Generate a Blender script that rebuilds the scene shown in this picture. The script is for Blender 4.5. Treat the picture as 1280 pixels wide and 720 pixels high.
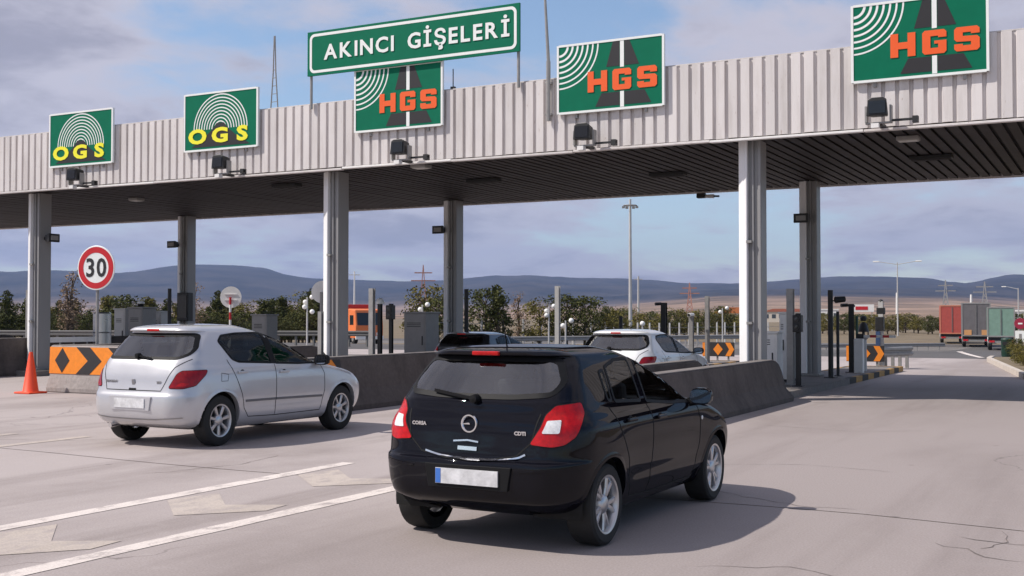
import bpy, bmesh, math, random
from mathutils import Vector, Matrix
from mathutils.bvhtree import BVHTree
from mathutils.geometry import delaunay_2d_cdt

for o in list(bpy.data.objects):
    bpy.data.objects.remove(o)
SC = bpy.context.scene
COL = SC.collection
R = math.radians
random.seed(7)

# ------------------------------------------------------------------ camera
CAMH = 1.7
YAW = 27.8
cam = bpy.data.cameras.new('camera')
cam.sensor_width = 36.0
cam.lens = 36.0 * 1450 / 1280
cam.clip_start = 0.1
cam.clip_end = 60000
camo = bpy.data.objects.new('camera', cam)
COL.objects.link(camo)
camo.location = (0, 0, CAMH)
camo.rotation_euler = (R(90 + 1.422), 0, R(YAW))
SC.camera = camo

# ------------------------------------------------------------------ light
SUN_TRAVEL = Vector((0.74, 0.54, -1.0))
SUN_EL = math.atan2(1.0, math.hypot(0.74, 0.54))
SUN_AZ = math.atan2(-0.74, -0.54)
sl = bpy.data.lights.new('sun', 'SUN')
sl.energy = 5.0
sl.angle = R(0.6)
sl.color = (1.0, 0.94, 0.87)
so = bpy.data.objects.new('sun', sl)
COL.objects.link(so)
so.rotation_euler = SUN_TRAVEL.to_track_quat('-Z', 'Y').to_euler()
so.location = (-20, -20, 40)

SC.view_settings.view_transform = 'Standard'
SC.view_settings.look = 'None'
SC.view_settings.exposure = 0.0
SC.view_settings.gamma = 1.0
SC.view_settings.use_curve_mapping = False

def build_world():
    w = bpy.data.worlds.new('World')
    SC.world = w
    w.use_nodes = True
    nt = w.node_tree
    N, L = nt.nodes, nt.links
    for n in list(N):
        N.remove(n)
    out = N.new('ShaderNodeOutputWorld')
    bg = N.new('ShaderNodeBackground')
    sky = N.new('ShaderNodeTexSky')
    sky.sky_type = 'NISHITA'
    sky.sun_disc = False
    sky.sun_elevation = SUN_EL
    sky.sun_rotation = SUN_AZ
    sky.air_density = 1.0
    sky.dust_density = 0.4
    sky.ozone_density = 1.6
    tc = N.new('ShaderNodeTexCoord')
    sep = N.new('ShaderNodeSeparateXYZ')
    L.new(tc.outputs['Generated'], sep.inputs[0])

    def M(op, a, b=None, c=None, clamp=False):
        n = N.new('ShaderNodeMath')
        n.operation = op
        n.use_clamp = clamp
        for i, v in enumerate((a, b, c)):
            if v is None:
                continue
            if isinstance(v, (int, float)):
                n.inputs[i].default_value = v
            else:
                L.new(v, n.inputs[i])
        return n.outputs[0]
    zc = M('MAXIMUM', sep.outputs[2], 0.0)
    den = M('ADD', zc, 0.16)
    u = M('DIVIDE', sep.outputs[0], den)
    v = M('DIVIDE', sep.outputs[1], den)
    cmb = N.new('ShaderNodeCombineXYZ')
    L.new(u, cmb.inputs[0]); L.new(v, cmb.inputs[1])

    def noise(scale, detail, rough, off, dist=0.0):
        mp = N.new('ShaderNodeMapping')
        mp.inputs['Location'].default_value = off
        L.new(cmb.outputs[0], mp.inputs[0])
        n = N.new('ShaderNodeTexNoise')
        n.inputs['Scale'].default_value = scale
        n.inputs['Detail'].default_value = detail
        n.inputs['Roughness'].default_value = rough
        n.inputs['Distortion'].default_value = dist
        L.new(mp.outputs[0], n.inputs['Vector'])
        return n.outputs['Fac']
    n1 = noise(0.62, 8, 0.55, CLOUD_OFF, 0.25)
    n2 = noise(2.1, 7, 0.6, (3.1, 7.7, 0), 0.3)
    # the bank of cloud is thicker towards the west (the left of the view)
    bias = M('ADD', M('MULTIPLY', sep.outputs[0], -0.16), M('MULTIPLY', zc, 0.10))  # denser cloud overhead, out of view, added to make the skylight less blue
    s = M('ADD', n1, bias)
    s = M('ADD', s, M('MULTIPLY', M('SUBTRACT', n2, 0.5), 0.34))
    ramp = N.new('ShaderNodeMapRange')
    ramp.interpolation_type = 'SMOOTHSTEP'
    ramp.inputs[1].default_value = 0.47
    ramp.inputs[2].default_value = 0.60
    L.new(s, ramp.inputs[0])
    cov = M('MULTIPLY', ramp.outputs[0], 0.94)
    # thick cloud is greyer, thin edges are paler
    thick = N.new('ShaderNodeMapRange')
    thick.interpolation_type = 'SMOOTHSTEP'
    thick.inputs[1].default_value = 0.56
    thick.inputs[2].default_value = 0.80
    L.new(M('ADD', s, M('MULTIPLY', M('SUBTRACT', n2, 0.5), 0.55)), thick.inputs[0])
    mixc = N.new('ShaderNodeMix'); mixc.data_type = 'RGBA'
    mixc.inputs[6].default_value = (4.25, 4.05, 4.55, 1)
    mixc.inputs[7].default_value = (2.55, 2.42, 2.9, 1)
    L.new(thick.outputs[0], mixc.inputs[0])
    mix = N.new('ShaderNodeMix'); mix.data_type = 'RGBA'
    L.new(cov, mix.inputs[0])
    L.new(sky.outputs[0], mix.inputs[6])
    L.new(mixc.outputs[2], mix.inputs[7])
    L.new(mix.outputs[2], bg.inputs[0])
    bg.inputs[1].default_value = 0.15
    L.new(bg.outputs[0], out.inputs[0])
CLOUD_OFF = (8.1, 1.7, 0.0)
build_world()

# ------------------------------------------------------------------ helpers
MATS = {}

def mat(name, col, rough=0.7, metal=0.0, var=0.12, scale=3.0, bump=0.0, bscale=40.0, coat=0.0, emit=None, spec=0.5, stretch=None):
    if name in MATS:
        return MATS[name]
    m = bpy.data.materials.new(name)
    m.use_nodes = True
    nt = m.node_tree
    N, L = nt.nodes, nt.links
    p = N['Principled BSDF']
    p.inputs['Roughness'].default_value = rough
    p.inputs['Metallic'].default_value = metal
    p.inputs['Coat Weight'].default_value = coat
    p.inputs['Coat Roughness'].default_value = 0.06
    p.inputs['Specular IOR Level'].default_value = spec
    tc = N.new('ShaderNodeTexCoord')
    mp = N.new('ShaderNodeMapping')
    if stretch:
        mp.inputs['Scale'].default_value = stretch
    L.new(tc.outputs['Object'], mp.inputs[0])
    if var > 0:
        n = N.new('ShaderNodeTexNoise')
        n.inputs['Scale'].default_value = scale
        n.inputs['Detail'].default_value = 7
        n.inputs['Roughness'].default_value = 0.62
        L.new(mp.outputs[0], n.inputs['Vector'])
        mr = N.new('ShaderNodeMapRange')
        mr.inputs[1].default_value = 0.25
        mr.inputs[2].default_value = 0.75
        mr.inputs[3].default_value = 1 - var
        mr.inputs[4].default_value = 1 + var
        L.new(n.outputs['Fac'], mr.inputs[0])
        vm = N.new('ShaderNodeVectorMath')
        vm.operation = 'SCALE'
        vm.inputs[0].default_value = col[:3]
        L.new(mr.outputs[0], vm.inputs['Scale'])
        L.new(vm.outputs[0], p.inputs['Base Color'])
        rr = N.new('ShaderNodeMapRange')
        rr.inputs[3].default_value = max(0.02, rough - 0.08)
        rr.inputs[4].default_value = min(1, rough + 0.08)
        L.new(n.outputs['Fac'], rr.inputs[0])
        L.new(rr.outputs[0], p.inputs['Roughness'])
    else:
        p.inputs['Base Color'].default_value = (*col[:3], 1)
    if bump > 0:
        n2 = N.new('ShaderNodeTexNoise')
        n2.inputs['Scale'].default_value = bscale
        n2.inputs['Detail'].default_value = 5
        L.new(tc.outputs['Object'], n2.inputs['Vector'])
        b = N.new('ShaderNodeBump')
        b.inputs['Strength'].default_value = bump
        b.inputs['Distance'].default_value = 0.02
        L.new(n2.outputs['Fac'], b.inputs['Height'])
        L.new(b.outputs[0], p.inputs['Normal'])
    if emit:
        p.inputs['Emission Color'].default_value = (*emit[:3], 1)
        p.inputs['Emission Strength'].default_value = emit[3]
    MATS[name] = m
    return m

def tag(o, label=None, cat=None, group=None, kind=None):
    if label: o['label'] = label
    if cat: o['category'] = cat
    if group: o['group'] = group
    if kind: o['kind'] = kind
    return o

def thing(name, label, cat, loc=(0, 0, 0), rz=0.0, group=None):
    o = bpy.data.objects.new(name, None)
    o.empty_display_size = 0.2
    COL.objects.link(o)
    o.location = loc
    o.rotation_euler = (0, 0, rz)
    return tag(o, label, cat, group)

def put(name, me, parent=None, loc=None, rz=None):
    o = bpy.data.objects.new(name, me)
    COL.objects.link(o)
    if parent: o.parent = parent
    if loc is not None: o.location = loc
    if rz is not None: o.rotation_euler = (0, 0, rz)
    return o

def copy_tree(o, parent=None):
    c = o.copy()
    COL.objects.link(c)
    c.parent = parent
    for ch in list(o.children):
        copy_tree(ch, c)
    return c

class MB:
    def __init__(s):
        s.v = []; s.f = []
    def add(s, vs, fs):
        b = len(s.v)
        s.v += [tuple(p) for p in vs]
        s.f += [tuple(b + i for i in f) for f in fs]
        return s
    def box(s, x0, x1, y0, y1, z0, z1):
        vs = [(x0, y0, z0), (x1, y0, z0), (x1, y1, z0), (x0, y1, z0), (x0, y0, z1), (x1, y0, z1), (x1, y1, z1), (x0, y1, z1)]
        return s.add(vs, [(0, 3, 2, 1), (4, 5, 6, 7), (0, 1, 5, 4), (1, 2, 6, 5), (2, 3, 7, 6), (3, 0, 4, 7)])
    def tube(s, p0, p1, r0, r1=None, n=10, cap=True):
        r1 = r0 if r1 is None else r1
        p0 = Vector(p0); p1 = Vector(p1)
        d = (p1 - p0).normalized()
        a = Vector((0, 0, 1)) if abs(d.z) < 0.9 else Vector((1, 0, 0))
        e1 = d.cross(a).normalized(); e2 = d.cross(e1)
        vs = []
        for p, r in ((p0, r0), (p1, r1)):
            for i in range(n):
                t = 2 * math.pi * i / n
                vs.append(p + e1 * (r * math.cos(t)) + e2 * (r * math.sin(t)))
        fs = [(i, (i + 1) % n, n + (i + 1) % n, n + i) for i in range(n)]
        if cap:
            fs += [tuple(range(n - 1, -1, -1)), tuple(range(n, 2 * n))]
        return s.add(vs, fs)
    def bar(s, p0, p1, w, h=None):
        """square bar between two points"""
        h = w if h is None else h
        p0 = Vector(p0); p1 = Vector(p1)
        d = (p1 - p0).normalized()
        a = Vector((0, 0, 1)) if abs(d.z) < 0.9 else Vector((0, 1, 0))
        e1 = d.cross(a).normalized(); e2 = e1.cross(d)
        vs = []
        for p in (p0, p1):
            for i, j in ((-1, -1), (1, -1), (1, 1), (-1, 1)):
                vs.append(p + e1 * (i * w / 2) + e2 * (j * h / 2))
        return s.add(vs, [(0, 1, 2, 3), (7, 6, 5, 4), (0, 4, 5, 1), (1, 5, 6, 2), (2, 6, 7, 3), (3, 7, 4, 0)])
    def prism(s, poly, f0, f1):
        """poly: list of 2d; f0,f1: functions 2d -> 3d for the two ends"""
        n = len(poly)
        vs = [f0(p) for p in poly] + [f1(p) for p in poly]
        fs = [tuple(range(n - 1, -1, -1)), tuple(range(n, 2 * n))]
        fs += [(i, (i + 1) % n, n + (i + 1) % n, n + i) for i in range(n)]
        return s.add(vs, fs)
    def lathe(s, prof, n=24, axis='z', c=(0, 0, 0), closed=False):
        """prof: list (r, h) revolved about an axis through c"""
        vs = []
        for r, h in prof:
            for i in range(n):
                t = 2 * math.pi * i / n
                a, b = r * math.cos(t), r * math.sin(t)
                p = {'z': (a, b, h), 'x': (h, a, b), 'y': (a, h, b)}[axis]
                vs.append((p[0] + c[0], p[1] + c[1], p[2] + c[2]))
        fs = []
        m = len(prof)
        for k in range(m - 1 if not closed else m):
            k2 = (k + 1) % m
            for i in range(n):
                fs.append((k * n + i, k * n + (i + 1) % n, k2 * n + (i + 1) % n, k2 * n + i))
        return s.add(vs, fs)
    def mesh(s, name, m, smooth=False):
        me = bpy.data.meshes.new(name)
        me.from_pydata(s.v, [], s.f)
        bm = bmesh.new(); bm.from_mesh(me)
        bmesh.ops.recalc_face_normals(bm, faces=bm.faces)
        bm.to_mesh(me); bm.free()
        if m: me.materials.append(m)
        if smooth:
            me.polygons.foreach_set('use_smooth', [True] * len(me.polygons))
        return me
    def build(s, name, m, parent=None, smooth=False, bevel=0.0, loc=None, rz=None, angle=None):
        me = s.mesh(name, m, smooth)
        o = put(name, me, parent, loc, rz)
        if bevel:
            b = o.modifiers.new('bevel', 'BEVEL')
            b.width = bevel; b.segments = 2; b.limit_method = 'ANGLE'; b.angle_limit = R(40)
        if smooth and angle:
            me.set_sharp_from_angle(angle=R(angle))
        return o

def flat(polys, z, name, m, parent=None):
    """horizontal sheets of 2d polygons at height z"""
    b = MB()
    for p in polys:
        b.add([(x, y, z) for x, y in p], [tuple(range(len(p)))])
    return b.build(name, m, parent)

def text_mesh(body, size, m, extrude=0.006, offset=0.0, sx=1.0, space=1.0, align='CENTER'):
    cu = bpy.data.curves.new('lettering', 'FONT')
    cu.body = body; cu.size = size; cu.extrude = extrude; cu.offset = offset
    cu.align_x = align; cu.align_y = 'CENTER'; cu.space_character = space
    cu.resolution_u = 3
    o = bpy.data.objects.new('lettering', cu)
    COL.objects.link(o)
    dg = bpy.context.evaluated_depsgraph_get()
    me = bpy.data.meshes.new_from_object(o.evaluated_get(dg))
    bpy.data.objects.remove(o)
    me.transform(Matrix.Scale(sx, 4, (1, 0, 0)))
    me.transform(Matrix.Rotation(R(90), 4, 'X'))      # upright, facing -Y
    me.materials.clear()
    me.materials.append(m)
    return me

def bearing(px):
    """bearing from north (+Y), degrees, of a survey mark"""
    return math.degrees(math.atan((px - 640) / 1450)) - YAW
def spot(px, depth):
    a = R(YAW); r = (px - 640) / 1450 * depth
    return (r * math.cos(a) - depth * math.sin(a), r * math.sin(a) + depth * math.cos(a))
def on_x(px, X):
    return X / math.tan(R(bearing(px)))
def depth_of(x, y):
    return -x * math.sin(R(YAW)) + y * math.cos(R(YAW))
def gz(y):
    """ground level: the road falls gently beyond the plaza"""
    t = min(1, max(0, (y - 52) / 58.0))
    return -1.2 * t * t * (3 - 2 * t)
# ------------------------------------------------------------------ materials
WHITE = mat('white_paint', (0.78, 0.76, 0.74), 0.45, var=0.06, scale=5)
def cladding(name, col):
    """painted sheet: every pan a slightly different age, rain streaks, faint rust specks"""
    m = bpy.data.materials.new(name); m.use_nodes = True
    N, L = m.node_tree.nodes, m.node_tree.links
    p = N['Principled BSDF']; p.inputs['Roughness'].default_value = 0.5
    g = N.new('ShaderNodeNewGeometry'); oi = N.new('ShaderNodeObjectInfo')
    def noise(sc, st, det=6):
        mp = N.new('ShaderNodeMapping'); mp.inputs['Scale'].default_value = st
        L.new(g.outputs['Position'], mp.inputs[0])
        n = N.new('ShaderNodeTexNoise'); n.inputs['Scale'].default_value = sc; n.inputs['Detail'].default_value = det
        n.inputs['Roughness'].default_value = .65
        L.new(mp.outputs[0], n.inputs['Vector']); return n.outputs['Fac']
    def rng(v, a, b, c, d):
        r = N.new('ShaderNodeMapRange'); r.inputs[1].default_value = a; r.inputs[2].default_value = b
        r.inputs[3].default_value = c; r.inputs[4].default_value = d; L.new(v, r.inputs[0]); return r.outputs[0]
    def mix(f, a, b):
        x = N.new('ShaderNodeMix'); x.data_type = 'RGBA'; L.new(f, x.inputs[0])
        for i, c in ((6, a), (7, b)):
            if isinstance(c, tuple): x.inputs[i].default_value = (*c, 1)
            else: L.new(c, x.inputs[i])
        return x.outputs[2]
    c = mix(rng(noise(5, (1, 1, .12)), .48, .72, 0, .55), col, (col[0] * .66, col[1] * .63, col[2] * .60))
    c = mix(rng(noise(26, (1, 1, .25), 4), .66, .74, 0, .7), c, (.30, .20, .15))
    c = mix(rng(noise(.45, (1, 1, 1)), .45, .7, 0, .4), c, (col[0] * .78, col[1] * .77, col[2] * .76))
    vm = N.new('ShaderNodeVectorMath'); vm.operation = 'SCALE'; L.new(c, vm.inputs[0])
    L.new(rng(oi.outputs['Random'], 0, 1, .90, 1.05), vm.inputs['Scale'])
    L.new(vm.outputs[0], p.inputs['Base Color'])
    return m
CLADDIRTY = mat('cladding_trim', (0.50, 0.47, 0.455), 0.55, var=0.2, scale=6)
CLAD = cladding('white_cladding', (0.68, 0.64, 0.625))
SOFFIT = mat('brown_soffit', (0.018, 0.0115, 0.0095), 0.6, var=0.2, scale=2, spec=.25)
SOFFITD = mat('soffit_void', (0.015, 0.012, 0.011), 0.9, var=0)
COLW = mat('column_shaded_white', (0.27, 0.265, 0.265), 0.45, var=0.08, scale=2, stretch=(1, 1, .3))  # greyed white paint: shade of the column sides put into the colour
COLS = mat('column_strip_lit_white', (0.86, 0.85, 0.85), 0.4, var=0.08, scale=2, stretch=(1, 1, .3))  # lit copy of the column white, for the sunward strip
GREEN = mat('sign_green', (0.002, 0.145, 0.078), 0.55, var=0.07, scale=4, spec=.12)
SGNW = mat('sign_white', (0.80, 0.82, 0.80), 0.45, var=0.04)
SBLACK = mat('sign_black', (0.016, 0.014, 0.016), 0.5, var=0)
SORANGE = mat('sign_orange', (0.82, 0.105, 0.012), 0.5, var=0.03)
SYELLOW = mat('sign_yellow', (0.86, 0.80, 0.03), 0.5, var=0.03)
SRED = mat('sign_red', (0.52, 0.012, 0.02), 0.4, var=0.05)
BLACKM = mat('black_metal', (0.014, 0.014, 0.015), 0.5, var=0.2, scale=9)
GREYM = mat('galvanised_metal', (0.30, 0.29, 0.28), 0.5, metal=0.35, var=0.18, scale=7)
GREYP = mat('grey_painted_metal', (0.26, 0.25, 0.245), 0.5, var=0.1, scale=5)
PALEM = mat('pale_mast_metal', (0.48, 0.47, 0.46), 0.5, var=0.1)
LAMPG = mat('lamp_globe', (0.85, 0.84, 0.80), 0.3, var=0)
ORANGEP = mat('chevron_orange', (0.80, 0.235, 0.014), 0.6, var=0.12, scale=9)
CHEVB = mat('chevron_black', (0.022, 0.020, 0.022), 0.6, var=0.2, scale=9)
CONE = mat('cone_orange', (0.85, 0.075, 0.02), 0.5, var=0.06)
RUBBER = mat('tyre_rubber', (0.013, 0.013, 0.013), 0.8, var=0.15, scale=20)
GRASSY = mat('dry_verge', (0.165, 0.125, 0.075), 0.95, var=0.35, scale=0.35, bump=0.4, bscale=2)

def concrete(name, col, stain, rough=0.85, s1=1.4, s2=14.0, amount=0.5, vertical=False):
    m = bpy.data.materials.new(name); m.use_nodes = True
    N, L = m.node_tree.nodes, m.node_tree.links
    p = N['Principled BSDF']; p.inputs['Roughness'].default_value = rough
    tc = N.new('ShaderNodeTexCoord')
    def noise(sc, det, st=(1, 1, 1)):
        mp = N.new('ShaderNodeMapping'); mp.inputs['Scale'].default_value = st
        L.new(tc.outputs['Object'], mp.inputs[0])
        n = N.new('ShaderNodeTexNoise'); n.inputs['Scale'].default_value = sc
        n.inputs['Detail'].default_value = det; n.inputs['Roughness'].default_value = 0.65
        L.new(mp.outputs[0], n.inputs['Vector'])
        return n.outputs['Fac']
    a = noise(s1, 8, (1, 1, 0.35) if vertical else (1, 1, 1)); b = noise(s2, 6)
    r = N.new('ShaderNodeMapRange'); r.interpolation_type = 'SMOOTHSTEP'
    r.inputs[1].default_value = 0.42; r.inputs[2].default_value = 0.72; r.inputs[4].default_value = amount
    L.new(a, r.inputs[0])
    mx = N.new('ShaderNodeMix'); mx.data_type = 'RGBA'
    mx.inputs[6].default_value = (*col, 1); mx.inputs[7].default_value = (*stain, 1)
    L.new(r.outputs[0], mx.inputs[0])
    g = N.new('ShaderNodeMapRange'); g.inputs[3].default_value = 0.78; g.inputs[4].default_value = 1.22
    g.inputs[1].default_value = 0.25; g.inputs[2].default_value = 0.75
    L.new(b, g.inputs[0])
    vm = N.new('ShaderNodeVectorMath'); vm.operation = 'SCALE'
    L.new(mx.outputs[2], vm.inputs[0]); L.new(g.outputs[0], vm.inputs['Scale'])
    L.new(vm.outputs[0], p.inputs['Base Color'])
    bp = N.new('ShaderNodeBump'); bp.inputs['Strength'].default_value = 0.25; bp.inputs['Distance'].default_value = 0.01
    L.new(b, bp.inputs['Height']); L.new(bp.outputs[0], p.inputs['Normal'])
    return m
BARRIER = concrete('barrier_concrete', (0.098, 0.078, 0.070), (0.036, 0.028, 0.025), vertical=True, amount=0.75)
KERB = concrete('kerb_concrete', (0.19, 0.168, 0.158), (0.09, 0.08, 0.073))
ISLAND = concrete('island_concrete', (0.20, 0.18, 0.168), (0.10, 0.09, 0.082))

def road_material(name, base, dark, pale, grain=60.0, wear=None, slabs=False):
    """worn concrete / asphalt: broad stains, streaks along the lanes, fine aggregate, hairline cracks"""
    m = bpy.data.materials.new(name); m.use_nodes = True
    N, L = m.node_tree.nodes, m.node_tree.links
    p = N['Principled BSDF']; p.inputs['Roughness'].default_value = 0.82
    p.inputs['Specular IOR Level'].default_value = 0.35
    tc = N.new('ShaderNodeTexCoord')
    def noise(sc, det, st=(1, 1, 1), rough=0.6, dist=0.0):
        mp = N.new('ShaderNodeMapping'); mp.inputs['Scale'].default_value = st
        L.new(tc.outputs['Object'], mp.inputs[0])
        n = N.new('ShaderNodeTexNoise'); n.inputs['Scale'].default_value = sc
        n.inputs['Detail'].default_value = det; n.inputs['Roughness'].default_value = rough
        n.inputs['Distortion'].default_value = dist
        L.new(mp.outputs[0], n.inputs['Vector'])
        return n.outputs['Fac']
    def rng(v, a, b, c, d, smooth=True):
        r = N.new('ShaderNodeMapRange')
        if smooth: r.interpolation_type = 'SMOOTHSTEP'
        r.inputs[1].default_value = a; r.inputs[2].default_value = b
        r.inputs[3].default_value = c; r.inputs[4].default_value = d
        L.new(v, r.inputs[0]); return r.outputs[0]
    def mix(f, a, b):
        x = N.new('ShaderNodeMix'); x.data_type = 'RGBA'
        L.new(f, x.inputs[0])
        for i, c in ((6, a), (7, b)):
            if isinstance(c, tuple): x.inputs[i].default_value = (*c, 1)
            else: L.new(c, x.inputs[i])
        return x.outputs[2]
    blotch = noise(0.22, 7, (1, .6, 1), 0.6, 0.4)
    streak = noise(0.9, 6, (1, .07, 1), 0.6)
    fine = noise(grain, 3)
    mid = noise(4.0, 6)
    c = mix(rng(blotch, .46, .72, 0, .75), base, dark)
    c = mix(rng(streak, .50, .72, 0, .75), c, dark)
    c = mix(rng(mid, .5, .8, 0, .35), c, pale)
    if slabs:
        # the right-hand lane is an older, darker pour
        sx = N.new('ShaderNodeSeparateXYZ'); L.new(tc.outputs['Object'], sx.inputs[0])
        c = mix(rng(sx.outputs[0], -6.6, -4.6, 0, .52), c, dark)
    # oil drips: scattered small dark specks
    vo = N.new('ShaderNodeTexVoronoi'); vo.inputs['Scale'].default_value = 0.9
    L.new(tc.outputs['Object'], vo.inputs['Vector'])
    sp = rng(vo.outputs['Distance'], 0.015, 0.05, 0.5, 0.0)
    c = mix(sp, c, (dark[0] * .5, dark[1] * .5, dark[2] * .5))
    # hairline cracks
    wv = N.new('ShaderNodeTexVoronoi'); wv.feature = 'DISTANCE_TO_EDGE'; wv.inputs['Scale'].default_value = 0.16
    nz = N.new('ShaderNodeTexNoise'); nz.inputs['Scale'].default_value = 0.9; nz.inputs['Detail'].default_value = 6
    L.new(tc.outputs['Object'], nz.inputs['Vector'])
    av = N.new('ShaderNodeVectorMath'); av.operation = 'MULTIPLY_ADD'
    L.new(nz.outputs['Color'], av.inputs[0]); av.inputs[1].default_value = (1.6, 1.6, 0)
    L.new(tc.outputs['Object'], av.inputs[2]); L.new(av.outputs[0], wv.inputs['Vector'])
    ck = rng(wv.outputs['Distance'], 0.0, 0.0035, 0.55, 0.0)
    gate = rng(noise(0.12, 2), .52, .6, 0, 1)
    mm = N.new('ShaderNodeMath'); mm.operation = 'MULTIPLY'; L.new(ck, mm.inputs[0]); L.new(gate, mm.inputs[1])
    c = mix(mm.outputs[0], c, (dark[0] * .4, dark[1] * .4, dark[2] * .4))
    if wear:
        c = mix(rng(noise(5.5, 9, (1, .5, 1), .72, .3), wear[1], wear[2], 0, .9), c, wear[0])
    vm = N.new('ShaderNodeVectorMath'); vm.operation = 'SCALE'
    L.new(c, vm.inputs[0]); L.new(rng(fine, .3, .7, .86, 1.14, False), vm.inputs['Scale'])
    L.new(vm.outputs[0], p.inputs['Base Color'])
    bp = N.new('ShaderNodeBump'); bp.inputs['Strength'].default_value = 0.18; bp.inputs['Distance'].default_value = 0.006
    L.new(fine, bp.inputs['Height']); L.new(bp.outputs[0], p.inputs['Normal'])
    return m
ROADC = road_material('worn_concrete_road', (0.405, 0.354, 0.340), (0.235, 0.198, 0.186), (0.445, 0.395, 0.378), slabs=True)
ASPH = road_material('grey_asphalt', (0.105, 0.098, 0.095), (0.07, 0.066, 0.064), (0.13, 0.122, 0.118))
PAINT = road_material('worn_road_paint', (0.70, 0.63, 0.585), (0.52, 0.46, 0.42), (0.74, 0.68, 0.63), wear=((0.36, 0.312, 0.297), .48, .66))
PAINT2 = road_material('faded_road_paint', (0.50, 0.435, 0.385), (0.40, 0.345, 0.30), (0.54, 0.48, 0.43), wear=((0.36, 0.312, 0.297), .44, .66))

# ------------------------------------------------------------------ ground, road
def ground():
    rs = [0.01, 20, 40, 52, 60, 70, 80, 90, 100, 110, 130, 180, 300, 600, 1200, 3000, 8000, 20000]
    b = MB(); n = 72
    vs = []; fs = []
    for r in rs:
        for i in range(n):
            t = 2 * math.pi * i / n
            x, y = r * math.sin(t), r * math.cos(t)
            vs.append((x, y, gz(y) - 0.03))
    for k in range(len(rs) - 1):
        for i in range(n):
            fs.append((k * n + i, k * n + (i + 1) % n, (k + 1) * n + (i + 1) % n, (k + 1) * n + i))
    b.add(vs, fs)
    o = b.build('ground', GRASSY, smooth=True)
    tag(o, kind='structure')
ground()

def sheet(name, x0, x1, y0, y1, z, m, ny=1, xf=None):
    """a sheet that follows the ground level; xf(y) gives the x range when it bends"""
    b = MB(); vs = []; fs = []
    for k in range(ny + 1):
        y = y0 + (y1 - y0) * k / ny
        a, c = (x0, x1) if xf is None else xf(y)
        vs += [(a, y, gz(y) + z), (c, y, gz(y) + z)]
    for k in range(ny):
        fs.append((2 * k, 2 * k + 1, 2 * k + 3, 2 * k + 2))
    b.add(vs, fs)
    return b.build(name, m)
# the plaza slabs: a joint runs across the lanes at Y about 10.2
def jy(x):
    return 10.15 - 0.16 * math.sin(x * 0.55) - (0.12 * (x + 2) if x > -2 else 0) * 0.9
road = MB()
xs_ = [-80, -60, -45, -38, -30, -24, -18, -14] + [-12 + i * 0.5 for i in range(33)] + [8, 14, 22, 30]
vs = []; fs = []
for x in xs_:
    vs += [(x, -12, 0), (x, jy(x) - .012, 0), (x, jy(x) + .012, 0), (x, 50.3, 0)]
for i in range(len(xs_) - 1):
    a = 4 * i
    fs += [(a, a + 4, a + 5, a + 1), (a + 2, a + 6, a + 7, a + 3)]
road.add(vs, fs)
ROAD = road.build('road', ROADC)
tag(ROAD, kind='structure')
jb = MB(); vs = []; fs = []
random.seed(3)
for i, x in enumerate(xs_):
    w = 0.012 + random.random() * 0.012
    vs += [(x, jy(x) - w, -0.006), (x, jy(x) + w, -0.006)]
    if i: fs.append((2 * i - 2, 2 * i, 2 * i + 1, 2 * i - 1))
jb.add(vs, fs)
jb.build('joint_filler', mat('joint_filler', (0.05, 0.043, 0.04), .9, var=.3, scale=4), ROAD)
def crack(pts, w, seed):
    rnd = random.Random(seed); line = []
    for (x0, y0), (x1, y1) in zip(pts, pts[1:]):
        n = max(2, int(math.hypot(x1 - x0, y1 - y0) / .12))
        line += [(x0 + (x1 - x0) * k / n + rnd.uniform(-.03, .03), y0 + (y1 - y0) * k / n + rnd.uniform(-.03, .03)) for k in range(n)]
    line.append(pts[-1])
    b = MB(); vs = []; fs = []
    for k, (x, y) in enumerate(line):
        a = line[max(0, k - 1)]; c = line[min(len(line) - 1, k + 1)]
        t = Vector((c[0] - a[0], c[1] - a[1])).normalized(); q = w * rnd.uniform(.3, 1.0) * (.3 if k in (0, len(line) - 1) else 1)
        vs += [(x - t.y * q, y + t.x * q, .003), (x + t.y * q, y - t.x * q, .003)]
        if k: fs.append((2 * k - 2, 2 * k - 1, 2 * k + 1, 2 * k))
    b.add(vs, fs); b.build('crack', mat('crack_dirt', (.15, .125, .115), .9, var=.4, scale=3), ROAD)
for i, (p, w) in enumerate((([(-1.15, 9.55), (-.75, 9.45), (-.35, 9.5)], .016), ([(-.85, 9.95), (-.8, 9.5), (-.95, 9.15)], .011), ([(-1.3, 9.2), (-1.05, 9.1), (-.9, 8.85), (-.6, 8.8)], .012), ([(-3.9, 11.3), (-3.2, 10.75), (-2.5, 10.45), (-2.1, 10.5)], .012), ([(-13.9, 10.9), (-12.7, 11.4), (-12.0, 12.3)], .014), ([(-16.5, 12.2), (-14.8, 13.0), (-13.6, 14.6)], .014), ([(-4.9, 13.2), (-4.2, 12.9), (-3.3, 13.4), (-2.2, 13.2)], .010), ([(-5.0, 18.0), (-3.6, 17.6), (-2.6, 18.2)], .014), ([(-9.4, 9.2), (-9.0, 10.4), (-9.2, 11.3)], .010), ([(-2.6, 7.6), (-2.0, 7.9), (-1.6, 7.7)], .009))):
    crack(p, w * .6, i)
# asphalt beyond the concrete
asph = sheet('asphalt_road', -70, 3, 50.3, 130, 0.0, ASPH, 30, lambda y: (-75 - (y - 50) * .9, -4.2 - max(0, y - 60) * 0.02 + max(0, y - 95) * .35))
tag(asph, kind='structure')
asph2 = sheet('worn_asphalt_road', -70, 3, 76, 118, 0.004, road_material('pale_asphalt', (0.17, 0.155, 0.145), (0.12, 0.11, 0.10), (0.2, 0.185, 0.17)), 20, lambda y: (-80 - (y - 50) * .9, -13.5 + (y - 76) * .02))
tag(asph2, kind='structure')
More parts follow.
